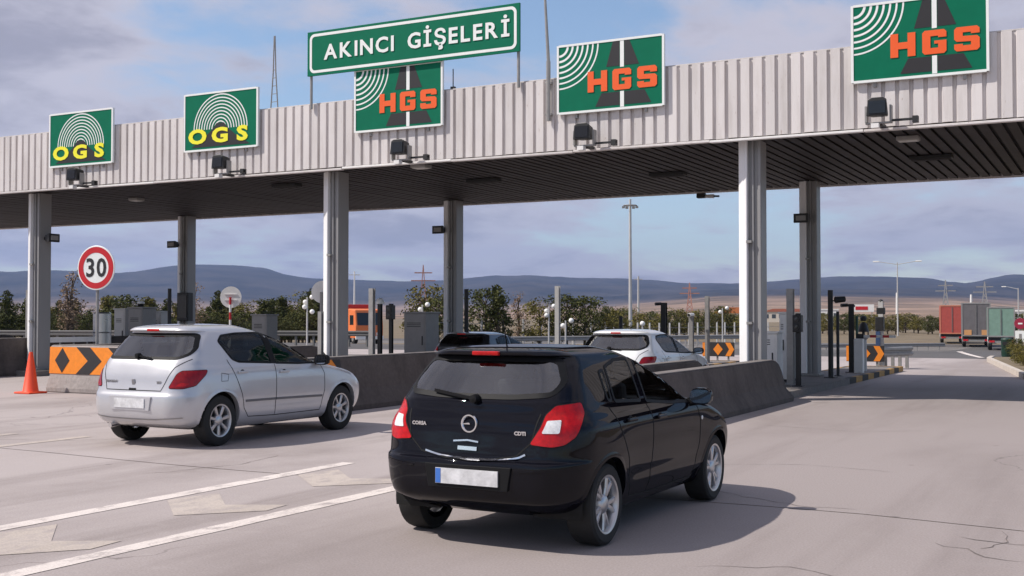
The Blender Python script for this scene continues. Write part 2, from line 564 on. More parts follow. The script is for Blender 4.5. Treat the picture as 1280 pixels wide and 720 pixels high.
# lane paint
def strip(x, y0, y1, w, m, name, tilt=0.0):
    b = MB(); vs = []; fs = []
    n = max(2, int((y1 - y0) / 0.5))
    random.seed(int(x * 100))
    for k in range(n + 1):
        y = y0 + (y1 - y0) * k / n
        c = x + tilt * (y - y0)
        a = w / 2 * (1 + random.uniform(-.08, .05))
        vs += [(c - a, y, gz(y) + .004), (c + a, y, gz(y) + .004)]
        if k: fs.append((2 * k - 2, 2 * k - 1, 2 * k + 1, 2 * k))
    b.add(vs, fs)
    o = b.build(name, m, ROAD)
    return o
strip(-8.0, -6, 11.1, .20, PAINT, 'lane_line')
strip(-6.72, -6, 10.2, .20, PAINT, 'lane_line', 0.02)
strip(-13.35, -4, 11.8, .20, PAINT2, 'lane_line', 0.02)
strip(-14.6, -4, 11.6, .20, PAINT2, 'lane_line', 0.02)
# faded chevrons between the two lines
for i in range(-3, 3):
    dy = 1.92 * i
    p = [(-7.86, 8.06 + dy), (-7.20, 7.46 + dy), (-6.66 + dy * .02, 8.02 + dy), (-6.70 + dy * .02, 8.36 + dy), (-7.20, 8.10 + dy), (-7.74, 8.62 + dy)]
    flat([[p[0], p[1], p[4], p[5]], [p[1], p[2], p[3], p[4]]], 0.004, 'gore_chevron', PAINT2, ROAD)
# white edge line on the bend beyond
lb = MB(); vs = []; fs = []
pts = [(-5.2, 51.5), (-5.9, 54.5), (-6.9, 60), (-7.9, 67), (-8.7, 74), (-9.4, 82), (-9.6, 92)]
for k, (x, y) in enumerate(pts):
    w = .12 + .012 * k
    vs += [(x - w, y, gz(y) + .012), (x + w, y, gz(y) + .012)]
    if k: fs.append((2 * k - 2, 2 * k - 1, 2 * k + 1, 2 * k))
lb.add(vs, fs); lb.build('lane_line', PAINT, asph)

# ------------------------------------------------------------------ hills and plain
RIDGE = [(-900, 352), (-500, 346), (-200, 344), (0, 342), (100, 338), (150, 338), (222, 334), (290, 332.5), (330, 335), (360, 341), (400, 347), (450, 350.5), (520, 352), (565, 350), (600, 346.5), (650, 344), (700, 345), (740, 347), (800, 350.5), (870, 353.5), (930, 353.5), (980, 351), (1030, 348.5), (1085, 346), (1135, 345.5), (1160, 348), (1185, 353), (1210, 354.5), (1240, 348), (1262, 345), (1300, 345), (1380, 338), (1500, 344), (1750, 350), (2200, 348), (3200, 352)]
def interp(t, x):
    if x <= t[0][0]: return t[0][1]
    for (a, p), (b, q) in zip(t, t[1:]):
        if x <= b: return p + (q - p) * (x - a) / (b - a)
    return t[-1][1]
def hills():
    from mathutils import noise as mn
    b = MB(); vs = []; fs = []
    na, nr = 420, 46
    r0, r1 = 900.0, 10500.0
    for i in range(na + 1):
        az = -75 + 145 * i / na          # bearing relative to the view axis
        px = 640 + 1450 * math.tan(R(max(-70, min(70, az))))
        elev = (396 - interp(RIDGE, px)) / 1450 * math.cos(R(az))
        plain = interp([(-900, 4), (500, 5), (760, 12), (900, 26), (1000, 27), (1190, 24), (1300, 14), (3000, 12)], px) / 1450 * math.cos(R(az))
        for k in range(nr + 1):
            t = k / nr
            r = r0 * (r1 / r0) ** t
            s = max(0, min(1, (r - 4300) / 4700)); s = s * s * (3 - 2 * s)
            q = max(0, min(1, (r - 900) / 3400)); q = q * q * (3 - 2 * q)
            e = plain * q * (1 - s) + elev * s
            if k > nr - 3: e *= 0.9
            a = R(az - YAW)
            x, y = r * math.sin(a), r * math.cos(a)
            nz = mn.fractal(Vector((x, y, 0)) / 900.0, 1.0, 2.1, 5)
            rough = 60 * s * (1 - 0.75 * s) * 2 + 3.0 * q
            vs.append((x, y, -2.0 + CAMH * q + e * r + nz * rough * (1 if k > 2 else 0)))
    for i in range(na):
        for k in range(nr):
            a = i * (nr + 1) + k
            fs.append((a, a + 1, a + nr + 2, a + nr + 1))
    b.add(vs, fs)
    m = bpy.data.materials.new('hill_scrub'); m.use_nodes = True
    N, L = m.node_tree.nodes, m.node_tree.links
    p = N['Principled BSDF']; p.inputs['Roughness'].default_value = 1.0; p.inputs['Specular IOR Level'].default_value = 0.0
    g = N.new('ShaderNodeNewGeometry')
    sep = N.new('ShaderNodeSeparateXYZ'); L.new(g.outputs['Position'], sep.inputs[0])
    def noise(sc, det, st=(1, 1, 1)):
        mp = N.new('ShaderNodeMapping'); mp.inputs['Scale'].default_value = st
        L.new(g.outputs['Position'], mp.inputs[0])
        n = N.new('ShaderNodeTexNoise'); n.inputs['Scale'].default_value = sc; n.inputs['Detail'].default_value = 8
        n.inputs['Roughness'].default_value = 0.65
        L.new(mp.outputs[0], n.inputs['Vector']); return n.outputs['Fac']
    hz = N.new('ShaderNodeMapRange'); hz.interpolation_type = 'SMOOTHSTEP'
    hz.inputs[1].default_value = 70; hz.inputs[2].default_value = 150
    ad = N.new('ShaderNodeMath'); ad.operation = 'MULTIPLY_ADD'
    L.new(noise(0.0012, 6), ad.inputs[0]); ad.inputs[1].default_value = 90; L.new(sep.outputs[2], ad.inputs[2])
    L.new(ad.outputs[0], hz.inputs[0])
    fld = N.new('ShaderNodeValToRGB')
    fld.color_ramp.elements[0].position = 0.36; fld.color_ramp.elements[0].color = (0.13, 0.10, 0.07, 1)
    fld.color_ramp.elements[1].position = 0.62; fld.color_ramp.elements[1].color = (0.36, 0.25, 0.18, 1)
    L.new(noise(0.004, 6), fld.inputs[0])
    scr = N.new('ShaderNodeValToRGB')
    scr.color_ramp.elements[0].position = 0.35; scr.color_ramp.elements[0].color = (0.013, 0.015, 0.015, 1)
    scr.color_ramp.elements[1].position = 0.72; scr.color_ramp.elements[1].color = (0.075, 0.064, 0.056, 1)
    L.new(noise(0.0035, 8), scr.inputs[0])
    mx = N.new('ShaderNodeMix'); mx.data_type = 'RGBA'
    L.new(hz.outputs[0], mx.inputs[0]); L.new(fld.outputs[0], mx.inputs[6]); L.new(scr.outputs[0], mx.inputs[7])
    L.new(mx.outputs[2], p.inputs['Base Color'])
    o = b.build('hills', m, smooth=True)
    tag(o, kind='structure')
hills()
# ------------------------------------------------------------------ toll canopy
YF, YB = 22.7, 31.95
XL, XR = -44.0, 3.0
ZB, ZT = 5.27, 6.87
PITCH = 0.255
can = thing('toll_canopy', 'long flat toll plaza canopy clad in white ribbed sheet on square white columns', 'canopy', (0, 0, 0))
NP = int((XR - XL) / PITCH)
# each ribbed pan of the fascia is a piece of its own; meshes are shared
def pan_mesh(y, sgn):
    b = MB()
    prof = [(0.0, 0.0), (0.022, -0.06), (0.196, -0.06), (0.201, 0.0), (0.2545, 0.0), (0.2545, 0.012), (0.0, 0.012)]
    b.prism(prof, lambda p: (p[0], y + sgn * -p[1] * -1, ZB + .03), lambda p: (p[0], y + sgn * -p[1] * -1, ZT))
    return b.mesh('fascia_panel', CLAD)
pm = pan_mesh(0, 1)
for i in range(NP):
    o = put('fascia_panel', pm, can, (XL + i * PITCH, YF + random.uniform(-.003, .003), random.uniform(-.006, .006)))
b = MB(); b.box(XL, XR, YF + .014, YF + .10, ZB + .02, ZT - .03); b.build('fascia_backing', SOFFITD, can)
# drip edge in lengths of about three metres, not quite in line
x = XL; k = 0
while x < XR:
    ln = 3.05
    b = MB(); dz = random.uniform(-.012, .012); dy = random.uniform(-.008, .008)
    b.box(x + .004, min(x + ln, XR) - .004, YF - .075 + dy, YF + .05 + dy, ZB - .035 + dz, ZB + .012 + dz)
    b.build('drip_edge', CLAD if k % 3 else WHITE, can, bevel=.008)
    x += ln; k += 1
b = MB(); b.box(XL, XR, YF - .02, YF + .16, ZT + .002, ZT + .035); b.build('top_strip', CLADDIRTY, can, bevel=.006)
# soffit boards, front to back
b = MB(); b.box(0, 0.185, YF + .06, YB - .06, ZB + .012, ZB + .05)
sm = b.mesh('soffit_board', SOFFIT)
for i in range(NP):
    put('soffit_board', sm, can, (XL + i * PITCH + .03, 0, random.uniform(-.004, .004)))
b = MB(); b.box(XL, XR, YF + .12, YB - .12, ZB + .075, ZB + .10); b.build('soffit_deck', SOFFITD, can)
b = MB(); b.box(XL, XR, YF + .12, YB - .1, ZT - .32, ZT - .2); b.build('roof_deck', GREYM, can)
b = MB(); b.box(XL, XR, YB - .1, YB, ZB - .03, ZT - .05); b.build('rear_fascia', CLAD, can)
for X in (XL, XR):
    b = MB(); b.box(X - .06, X - .002, YF + .0, YB, ZB, ZT - .02); b.build('end_fascia', CLAD, can)

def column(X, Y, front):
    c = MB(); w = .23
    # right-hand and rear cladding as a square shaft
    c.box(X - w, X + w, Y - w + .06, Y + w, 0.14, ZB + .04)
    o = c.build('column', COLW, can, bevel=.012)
    l = MB(); l.prism([(X - w, Y - w + .058), (X - w, Y - w + .035), (X - w + .02, Y - w + .015), (X - .05, Y - w - .065), (X - .03, Y - w - .055), (X - .03, Y - w + .058)], lambda p: (p[0], p[1], .215), lambda p: (p[0], p[1], ZB + .01)); l.build('cover_strip', COLS, o, bevel=.008)  # facet shaped to face the sun and shade the groove beside it
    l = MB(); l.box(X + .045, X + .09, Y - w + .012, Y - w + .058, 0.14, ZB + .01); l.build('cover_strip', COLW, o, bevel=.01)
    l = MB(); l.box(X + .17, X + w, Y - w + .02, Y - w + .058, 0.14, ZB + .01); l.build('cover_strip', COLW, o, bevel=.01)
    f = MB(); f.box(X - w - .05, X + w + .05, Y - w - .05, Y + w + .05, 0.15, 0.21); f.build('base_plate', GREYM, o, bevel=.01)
    # pipe straps
    for zz in (3.2, 1.55):
        s = MB(); s.box(X - .05, X + .06, Y - w - .075, Y - w + .02, zz, zz + .05); s.build('strap', GREYM, o)
FCOL = [(-6.71, 23.3), (-17.3, 23.42), (-28.0, 23.5)]
RCOL = [(-7.35, 30.9), (-18.35, 30.9), (-29.6, 31.2)]
for X, Y in FCOL: column(X, Y, True)
for X, Y in RCOL: column(X, Y, False)

# soffit lamps
for X, Y, dark, w in ((-3.75, 24.0, 0, .42), (-14.6, 23.1, 0, .4), (-26.3, 25.6, 0, .36), (-10.0, 27.3, 1, .9), (-14.7, 26.3, 1, .9), (-19.95, 24.8, 1, .8), (-3.75, 27.1, 1, .9)):
    b = MB(); b.box(X - w / 2, X + w / 2, Y - .16, Y + .16, ZB - .07, ZB + .011)
    o = b.build('soffit_lamp', GREYM if not dark else BLACKM, can, bevel=.012)
    g = MB(); g.box(X - w / 2 + .03, X + w / 2 - .03, Y - .13, Y + .13, ZB - .082, ZB - .071)
    g.build('lens', mat('lamp_lens', (.42, .40, .36), .3, var=0) if not dark else SOFFITD, o)

# ------------------------------------------------------------------ signs on the canopy
def quad_poly(b, pts, y):
    b.add([(p[0], y, p[1]) for p in pts], [tuple(range(len(pts)))])
def arc_strip(b, cx, cz, r, w, a0, a1, y, n=20):
    vs = []; fs = []
    for i in range(n + 1):
        t = R(a0 + (a1 - a0) * i / n)
        for q in (r - w / 2, r + w / 2):
            vs.append((cx + q * math.cos(t), y, cz + q * math.sin(t)))
        if i: fs.append((2 * i - 2, 2 * i - 1, 2 * i + 1, 2 * i))
    b.add(vs, fs)
SW, SH = 2.43, 1.48
def sign_base(label, cx, z0, group):
    t = thing('lane_sign', label, 'sign', (cx, YF - .12, z0), 0, group)
    b = MB(); b.box(-SW / 2, SW / 2, -.03, .02, 0, SH); b.build('panel', GREEN, t)
    e = .035
    for nm, q in (('a', (-SW / 2 - .012, -SW / 2 + e, 0, SH)), ('b', (SW / 2 - e, SW / 2 + .012, 0, SH)), ('c', (-SW / 2 + e, SW / 2 - e, SH - e, SH + .012)), ('d', (-SW / 2 + e, SW / 2 - e, -.012, e))):
        b = MB(); b.box(q[0], q[1], -.042, .028, q[2], q[3]); b.build('border', SGNW, t)
    for sx in (-.8, .8):
        b = MB(); b.box(sx - .03, sx + .03, .021, .13, -.1, min(SH + .02, ZT - z0)); b.build('bracket', GREYM, t)
    return t
def U(u): return -SW / 2 + u * SW
def V(v): return v * SH
def letter(kind, u0, u1, v0, v1, y, m, parent, st=.31):
    b = MB()
    def rc(a, c, d, e):
        x0, x1 = U(u0 + (u1 - u0) * a), U(u0 + (u1 - u0) * c)
        z0, z1 = V(v0 + (v1 - v0) * d), V(v0 + (v1 - v0) * e)
        b.box(x0, x1, y, y + .006, z0, z1)
    def pl(pts):
        q = [(U(u0 + (u1 - u0) * a), V(v0 + (v1 - v0) * c)) for a, c in pts]
        b.prism(q, lambda p: (p[0], y, p[1]), lambda p: (p[0], y + .006, p[1]))
    if kind == 'H':
        rc(0, st, 0, 1); rc(1 - st, 1, 0, 1); rc(st, 1 - st, .34, .62)
    if kind == 'G':
        pl([(.1, 0), (.9, 0), (1, .1), (1, .55), (.5, .55), (.5, .42), (.66, .42), (.66, .25), (.34, .25), (.34, .75), (.66, .75), (.66, .68), (1, .68), (1, .9), (.9, 1), (.1, 1), (0, .9), (0, .1)])
    if kind == 'S':
        pl([(.1, 0), (.9, 0), (1, .1), (1, .5), (.9, .6), (.34, .62), (.34, .77), (.66, .77), (.66, .7), (1, .7), (1, .9), (.9, 1), (.1, 1), (0, .9), (0, .5), (.1, .4), (.66, .38), (.66, .23), (.34, .23), (.34, .3), (0, .3), (0, .1)])
    b.build('letter', m, parent)
def hgs(label, cx, z0):
    t = sign_base(label, cx, z0, 'green HGS lane signs on the fascia')
    y = -.034
    for k in range(7):
        b = MB(); arc_strip(b, U(.015), V(.985), .21 + .118 * k, .05 - .003 * k, 270, 360, y); b.build('radio_arc', SGNW, t)
    for pts in ([(.535, .985), (.595, .985), (.595, .62), (.47, .62)], [(.64, .985), (.685, .985), (.775, .62), (.64, .62)], [(.425, .25), (.595, .25), (.595, .06), (.366, .06)], [(.64, .25), (.825, .25), (.886, .06), (.64, .06)]):
        b = MB(); quad_poly(b, [(U(a), V(c)) for a, c in pts], y); b.build('road_mark', SBLACK, t)
    for v0, v1 in ((.03, .255), (.60, .985)):
        b = MB(); quad_poly(b, [(U(.6), V(v0)), (U(.636), V(v0)), (U(.636), V(v1)), (U(.6), V(v1))], y - .001); b.build('centre_stripe', SGNW, t)
    for ch, u0, u1 in (('H', .295, .48), ('G', .53, .705), ('S', .76, .94)):
        letter(ch, u0, u1, .275, .575, y - .010, SORANGE, t)
def ogs(label, cx, z0):
    t = sign_base(label, cx, z0, 'green OGS lane signs on the fascia')
    y = -.034
    for k in range(9):
        b = MB(); arc_strip(b, 0, V(.36), .19 + .086 * k, .030, 0, 180, y, 30); b.build('radio_arc', SGNW, t)
    b = MB(); quad_poly(b, [(U(.10), V(.06)), (U(.90), V(.06)), (U(.74), V(.20)), (U(.62), V(.34)), (U(.55), V(.46)), (U(.45), V(.46)), (U(.38), V(.34)), (U(.26), V(.20))], y - .001); b.build('road_mark', SBLACK, t)
    for ch, u in (('O', .19), ('G', .5), ('S', .80)):
        me = text_mesh(ch, .50, SYELLOW, .004, .022, 1.5)
        put('letter', me, t, (U(u), y - .008, V(.235)))
hgs('green HGS sign furthest right, above the lane of the black hatchback', -3.33, 6.16)
hgs('green HGS sign right of the thin roof mast, above the white car', -9.56, 6.07)
hgs('green HGS sign partly covered by the long place name sign', -14.9, 6.07)
ogs('green OGS sign beside the lattice mast, second sign from the left end', -20.28, 5.96)
ogs('green OGS sign at the left end of the fascia', -25.28, 5.86)

t = thing('place_name_sign', 'long green sign with white border reading AKINCI GİŞELERİ above the roof', 'sign', (-14.56, YF - .20, 6.8))
W2, z0, z1 = 2.9, .73, 1.80
b = MB(); b.box(-W2, W2, -.03, .02, z0, z1); b.build('panel', GREEN, t)
def rrect(x0, x1, a, c, r, n=6):
    pts = []
    for cx, cz, s in ((x1 - r, c - r, 0), (x0 + r, c - r, 90), (x0 + r, a + r, 180), (x1 - r, a + r, 270)):
        for i in range(n + 1):
            t_ = R(s + 90 * i / n); pts.append((cx + r * math.cos(t_), cz + r * math.sin(t_)))
    return pts
o_, i_ = rrect(-W2 + .07, W2 - .07, z0 + .06, z1 - .06, .14), rrect(-W2 + .135, W2 - .135, z0 + .125, z1 - .125, .09)
b = MB(); n = len(o_)
b.add([(p[0], -.035, p[1]) for p in o_ + i_], [(i, (i + 1) % n, n + (i + 1) % n, n + i) for i in range(n)])
b.build('border', SGNW, t)
xx = -2.40
for ch in 'AKINCI GİŞELERİ':
    if ch == ' ': xx += .30; continue
    me = text_mesh(ch, .50, SGNW, .004, .012, 1.06, 1.0, 'LEFT')
    cx_ = [v.co.x for v in me.vertices]
    me.transform(Matrix.Translation((-min(cx_), 0, 0)))
    put('letter', me, t, (xx, -.042, (z0 + z1) / 2 - .02))
    xx += max(cx_) - min(cx_) + .080
for sx in (-2.86, 2.82):
    b = MB(); b.tube((sx, .075, -.05), (sx, .075, z1 - .05), .035); b.build('post', GREYM, t)
    b = MB(); b.box(sx - .02, sx + .02, .02, .06, z0 + .1, z1 - .1); b.build('bracket', GREYM, t)

# cameras and floodlights on the fascia edge
FL = [(-4.0, 'black floodlight on the fascia under the rightmost HGS sign'), (-10.0, 'black floodlight on the fascia under the second HGS sign from the right'), (-14.6, 'black floodlight on the fascia under the HGS sign behind the place name'), (-19.95, 'black floodlight under the OGS sign beside the lattice mast'), (-25.1, 'black floodlight under the OGS sign at the left end')]
for i, (X, lab) in enumerate(FL):
    z = 5.56 - .01 * i
    t = thing('floodlight', lab, 'floodlight', (X, YF - .42, z - .13), 0, 'floodlights along the canopy fascia')
    b = MB(); b.prism([(-.2, 0), (.2, 0), (.17, .30), (.10, .34), (-.10, .34), (-.17, .30)], lambda p: (p[0], -.20, p[1]), lambda p: (p[0] * .7, .13, p[1] * .85 + .02))
    b.build('housing', BLACKM, t, bevel=.012)
    b = MB(); b.box(-.15, .15, -.215, -.202, .04, .27); b.build('glass', mat('flood_glass', (.01, .01, .012), .15, var=0), t)
    b = MB(); b.box(-.24, -.205, -.1, .05, -.1, .2); b.box(.205, .24, -.1, .05, -.1, .2); b.box(-.24, .24, -.06, .04, -.13, -.101)
    b.build('yoke', GREYM, t)
    b = MB(); b.box(-.05, .05, .041, .50, -.15, -.09); b.box(.245, .70, -.02, .03, -.10, -.06); b.build('arm', BLACKM, t)
    b = MB(); b.box(.60, .70, -.05, .08, -.15, -.03); b.build('junction_box', BLACKM, t)
    b = MB(); b.box(-.12, .02, -.16, -.02, -.22, -.135); b.build('sensor', WHITE, t)

# masts above the roof
t = thing('lattice_mast', 'thin dark lattice mast rising above the roof beside an OGS sign', 'mast', (-18.68, YF + .02, ZT + .04))
lz = [0, .45, .9, 1.8]; lw = [.11, .075, .04, .012]
for sx in (-1, 1):
    b = MB()
    for k in range(3): b.tube((sx * lw[k], 0, lz[k]), (sx * lw[k + 1], 0, lz[k + 1]), .016, n=6)
    b.build('leg', GREYP, t)
b = MB()
for k in range(5):
    z = .15 + .2 * k; w = .105 - .07 * z
    b.bar((-w, 0, z), (w, 0, z), .014)
b.build('rungs', GREYP, t)
t = thing('roof_mast', 'tall thin grey mast strapped to the fascia left of the second HGS sign', 'mast', (-11.0, YF - .14, 5.95))
b = MB(); b.tube((0, 0, 0), (0, 0, 1.3), .05, .05, 8); b.tube((0, 0, 1.3), (-.12, 0, 3.4), .04, .022, 8); b.build('pole', GREYM, t, smooth=True, angle=40)
for z in (.12, .8):
    b = MB(); b.box(-.07, .07, -.02, .135, z, z + .04); b.build('strap', GREYM, t)
t = thing('roof_aerial', 'short dark aerial on the roof edge right of the covered HGS sign', 'aerial', (-13.5, YF + .02, ZT + .036))
b = MB(); b.tube((0, 0, 0), (0, 0, .46), .012); b.build('rod', BLACKM, t)
b = MB(); b.box(-.05, .05, -.04, .04, 0, .05); b.build('foot', BLACKM, t)

# loudspeakers on columns and the soffit
SPK = [(-7.45, 30.5, 4.28, 'black horn loudspeaker on the rear column near the white cabinet'), (-18.55, 30.45, 4.36, 'black horn loudspeaker on the middle rear column'), (-29.72, 30.72, 4.25, 'black horn loudspeaker on the leftmost rear column'), (-27.53, 23.5, 3.98, 'black horn loudspeaker on the leftmost front column')]
for X, Y, z, lab in SPK:
    t = thing('loudspeaker', lab, 'loudspeaker', (X, Y, z), R(90) if Y < 25 else 0, 'loudspeakers on the canopy columns')
    b = MB(); b.prism([(-.20, -.12), (.20, -.12), (.20, .13), (-.20, .13)], lambda p: (p[0], -.16, p[1]), lambda p: (p[0] * .6, .10, p[1] * .7)); b.build('horn', BLACKM, t, bevel=.02)
    b = MB(); b.box(-.13, .13, -.172, -.161, -.06, .07); b.build('mouth', GREYP, t)
    b = MB(); b.box(-.03, .03, .101, .24, -.04, .04); b.build('bracket', BLACKM, t)
t = thing('dome_camera', 'small camera with a white shade hanging from the rear edge of the canopy', 'camera', (-10.5, YB - .05, ZB - .03))
b = MB(); b.box(-.3, -.05, -.1, .08, -.14, -.005); b.build('mount', BLACKM, t, bevel=.02)
b = MB(); b.tube((-.05, 0, -.09), (.2, -.02, -.10), .05, .06, 10); b.build('shade', WHITE, t, smooth=True, angle=40)
b = MB(); b.tube((.201, -.02, -.10), (.36, -.03, -.11), .028); b.build('lens', BLACKM, t)

# ------------------------------------------------------------------ islands and barriers
def island(X0, X1, Y0, Y1, painted_from=None):
    b = MB(); n = 8
    b.box(X0 + .14, X1 - .14, Y0 + .14, Y1 - .14, -.02, .146)
    o = b.build('traffic_island', ISLAND); tag(o, kind='structure')
    L_ = .8; km = {}
    for m_ in ('g', 'y', 'b'):
        k = MB(); k.box(-.068, .068, .006, L_ - .006, -.02, .15)
        km[m_] = k.mesh('kerb_stone', {'g': KERB, 'y': mat('kerb_yellow', (.40, .23, .07), .8, var=.3, scale=6), 'b': mat('kerb_black', (.035, .032, .03), .8, var=.3, scale=6)}[m_])
    ny = int((Y1 - Y0) / L_)
    for side in (X0 + .07, X1 - .07):
        for i in range(ny):
            y = Y0 + i * L_
            c = 'g' if painted_from is None or y < painted_from else ('y' if i % 2 else 'b')
            put('kerb_stone', km[c], o, (side, y, 0))
    for yy in (Y0 + .07, Y1 - .07):
        nx = max(1, round((X1 - X0 - .28) / .7)); w = (X1 - X0 - .28) / nx
        for i in range(nx):
            k = MB(); k.box(X0 + .14 + i * w + .006, X0 + .14 + (i + 1) * w - .006, yy - .065, yy + .065, -.02, .15)
            k.build('kerb_stone', KERB if painted_from is None else MATS['kerb_yellow'], o)
    return o
island(-7.75, -6.12, 23.45, 37.9, 29.6)
island(-13.4, -11.9, 23.2, 40.2, 33)
island(-18.9, -16.7, 23.0, 39.5, 33)
island(-23.1, -21.5, 24.6, 39.5, 33)
island(-30.5, -27.4, 22.9, 39.5)

def jersey(hw_b, hw_t, h):
    m_ = hw_t + (hw_b - hw_t) * .42
    return [(-hw_b, 0), (hw_b, 0), (hw_b, .09), (m_, .33 * h / .82), (hw_t + .01, h - .02), (hw_t - .015, h), (-hw_t + .015, h), (-hw_t - .01, h - .02), (-m_, .33 * h / .82), (-hw_b, .09)]
def barrier(label, X, Y0, Y1, h, hb=.4, ht=.14, nose=True):
    """cast barrier with a sloping end and slightly uneven faces"""
    t = thing('concrete_barrier', label, 'barrier', (X, Y0, 0), 0, 'concrete barriers in front of the toll islands')
    prof = jersey(hb, ht, h)
    b = MB(); vs = []; fs = []
    L = Y1 - Y0
    st = [0, .03, .5, 1, 2, 3, 4, 5, 6, 7, 8, 9, 10, 11, 12]
    st = [s for s in st if s < L - .6] + [L - .55, L - .4, L - .2, L]
    for s in st:
        sc = 1.0
        if s > L - .5: sc = 1 - .25 * ((s - (L - .5)) / .5) ** 2
        wob = random.uniform(-.008, .008)
        for x, z in prof: vs.append((x + wob, s, z * (sc if z > .3 else 1)))
    n = len(prof)
    for k in range(len(st) - 1):
        for i in range(n):
            fs.append((k * n + i, k * n + (i + 1) % n, (k + 1) * n + (i + 1) % n, (k + 1) * n + i))
    fs += [tuple(range(n)), tuple(range((len(st) - 1) * n, len(st) * n))]
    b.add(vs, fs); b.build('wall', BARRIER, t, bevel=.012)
    # lighter strip along the top, toned as if sunlit
    b = MB(); b.box(-ht + .01, ht - .01, .02, L - .55, h + .002, h + .016); b.build('top_strip', KERB, t)
    return t
def panels_on(t, polys, m, x, name):
    """painted panels on the +X face of a barrier; polys in (along, up)"""
    for p in polys:
        b = MB(); b.prism(p, lambda q: (x(q[1]), q[0], q[1]), lambda q: (x(q[1]) - .004, q[0], q[1])); b.build(name, m, t)
barrier('concrete barrier right of the black hatchback, leading to the kerbed island', -6.3, 14.2, 23.4, .83)
barrier('low concrete wall behind the barrier of the black hatchback', -7.62, 15.5, 22.6, .83, .2, .12)
B2 = barrier('concrete barrier between the silver and black hatchbacks', -12.72, 15.6, 23.2, .96)
barrier('concrete barrier hidden behind the silver hatchback near the middle column', -17.3, 19.4, 22.9, 1.0)
barrier('concrete barrier behind the cross block with chevrons', -22.9, 20.2, 24.6, 1.0)
B4 = thing('concrete_barrier', 'pale concrete block with orange and black chevrons beside the traffic cone', 'barrier', (-20.42, 18.72, 0), R(-2))
b = MB(); pr = [(-.42, 0), (.42, 0), (.42, .10), (.32, .40), (.30, 1.03), (.27, 1.05), (-.27, 1.05), (-.30, 1.03), (-.32, .40), (-.42, .10)]
b.prism(pr, lambda p: (-1.17, p[0], p[1]), lambda p: (1.17, p[0], p[1])); b.build('wall', concrete('pale_block_concrete', (0.30, 0.265, 0.25), (0.17, 0.148, 0.14)), B4, bevel=.025)
b = MB(); b.box(-1.14, 1.14, -.25, .25, 1.052, 1.066); b.build('top_strip', KERB, B4)
def front_mark(pts, m, name, k):
    q = [(x, z) for x, z in pts]
    yy = lambda z: -.321 - .006 * k + (z - .40) * .032
    b = MB(); b.prism(q, lambda p: (p[0], yy(p[1]) - .004, p[1]), lambda p: (p[0], yy(p[1]), p[1])); b.build(name, m, B4)
za, zb, zm = .42, 1.02, .72
front_mark([(-1.165, za), (1.165, za), (1.165, zb), (-1.165, zb)], ORANGEP, 'warning_panel', 1)
front_mark([(-.98, zm), (-.74, za + .02), (-.50, zm), (-.74, zb - .02)], CHEVB, 'black_diamond', 2)
for x0 in (-.16, .86):
    wd = .44 if x0 < 0 else .30
    front_mark([(x0 - .12, za), (x0 - .12 + wd, za), (x0 + .26 + (wd if x0 < 0 else .04), zm), (x0 + .26, zm)], CHEVB, 'black_chevron', 2)
    front_mark([(x0 + .26, zm), (x0 + .26 + (wd if x0 < 0 else .04), zm), (x0 - .12 + wd, zb), (x0 - .12, zb)], CHEVB, 'black_chevron', 2)
barrier('long dark concrete barrier at the far left behind the traffic cone', -28.6, 16.5, 28.5, 1.07, .42, .22)
barrier('long concrete barrier at the left edge beyond the dark one', -34.5, 16.5, 28.0, 1.07, .42, .22)
def face(hb, ht, h):
    m_ = ht + (hb - ht) * .42; z1 = .33 * h / .82
    def f(z):
        if z < .09: return hb + .006
        if z < z1: return hb + (m_ - hb) * (z - .09) / (z1 - .09) + .008
        return m_ + (ht + .01 - m_) * (z - z1) / (h - .02 - z1) + .008
    return f
def chev_side(t, fx, z0, z1, y0, L, nosecol=True):
    zm = (z0 + z1) / 2; q = L / 8.0
    panels_on(t, [[(y0, z0), (y0 + L, z0), (y0 + L, z1), (y0, z1)]], ORANGEP, fx, 'warning_panel')
    f2 = lambda z: fx(z) + .004
    dia = [[(y0 + q * .45, zm), (y0 + q * 1.4, z0 + .02), (y0 + q * 2.3, zm), (y0 + q * 1.4, z1 - .02)]]
    panels_on(t, dia, CHEVB, f2, 'black_diamond')
    for k in (0,):
        a = y0 + q * (3.35 + 3.1 * k); w = q * 1.75
        panels_on(t, [[(a, z0), (a + w, z0), (a + w + q * 1.1, zm), (a + q * 1.1, zm)], [(a, z1), (a + q * 1.1, zm), (a + w + q * 1.1, zm), (a + w, z1)]], CHEVB, f2, 'black_chevron')
    a = y0 + q * 6.7
    panels_on(t, [[(a, z0), (y0 + L, z0), (y0 + L, zm), (a + q * 1.0, zm)], [(a, z1), (a + q * 1.0, zm), (y0 + L, zm), (y0 + L, z1)]], CHEVB, f2, 'black_chevron')
chev_side(B2, face(.4, .14, .96), .50, .93, .04, 1.5)

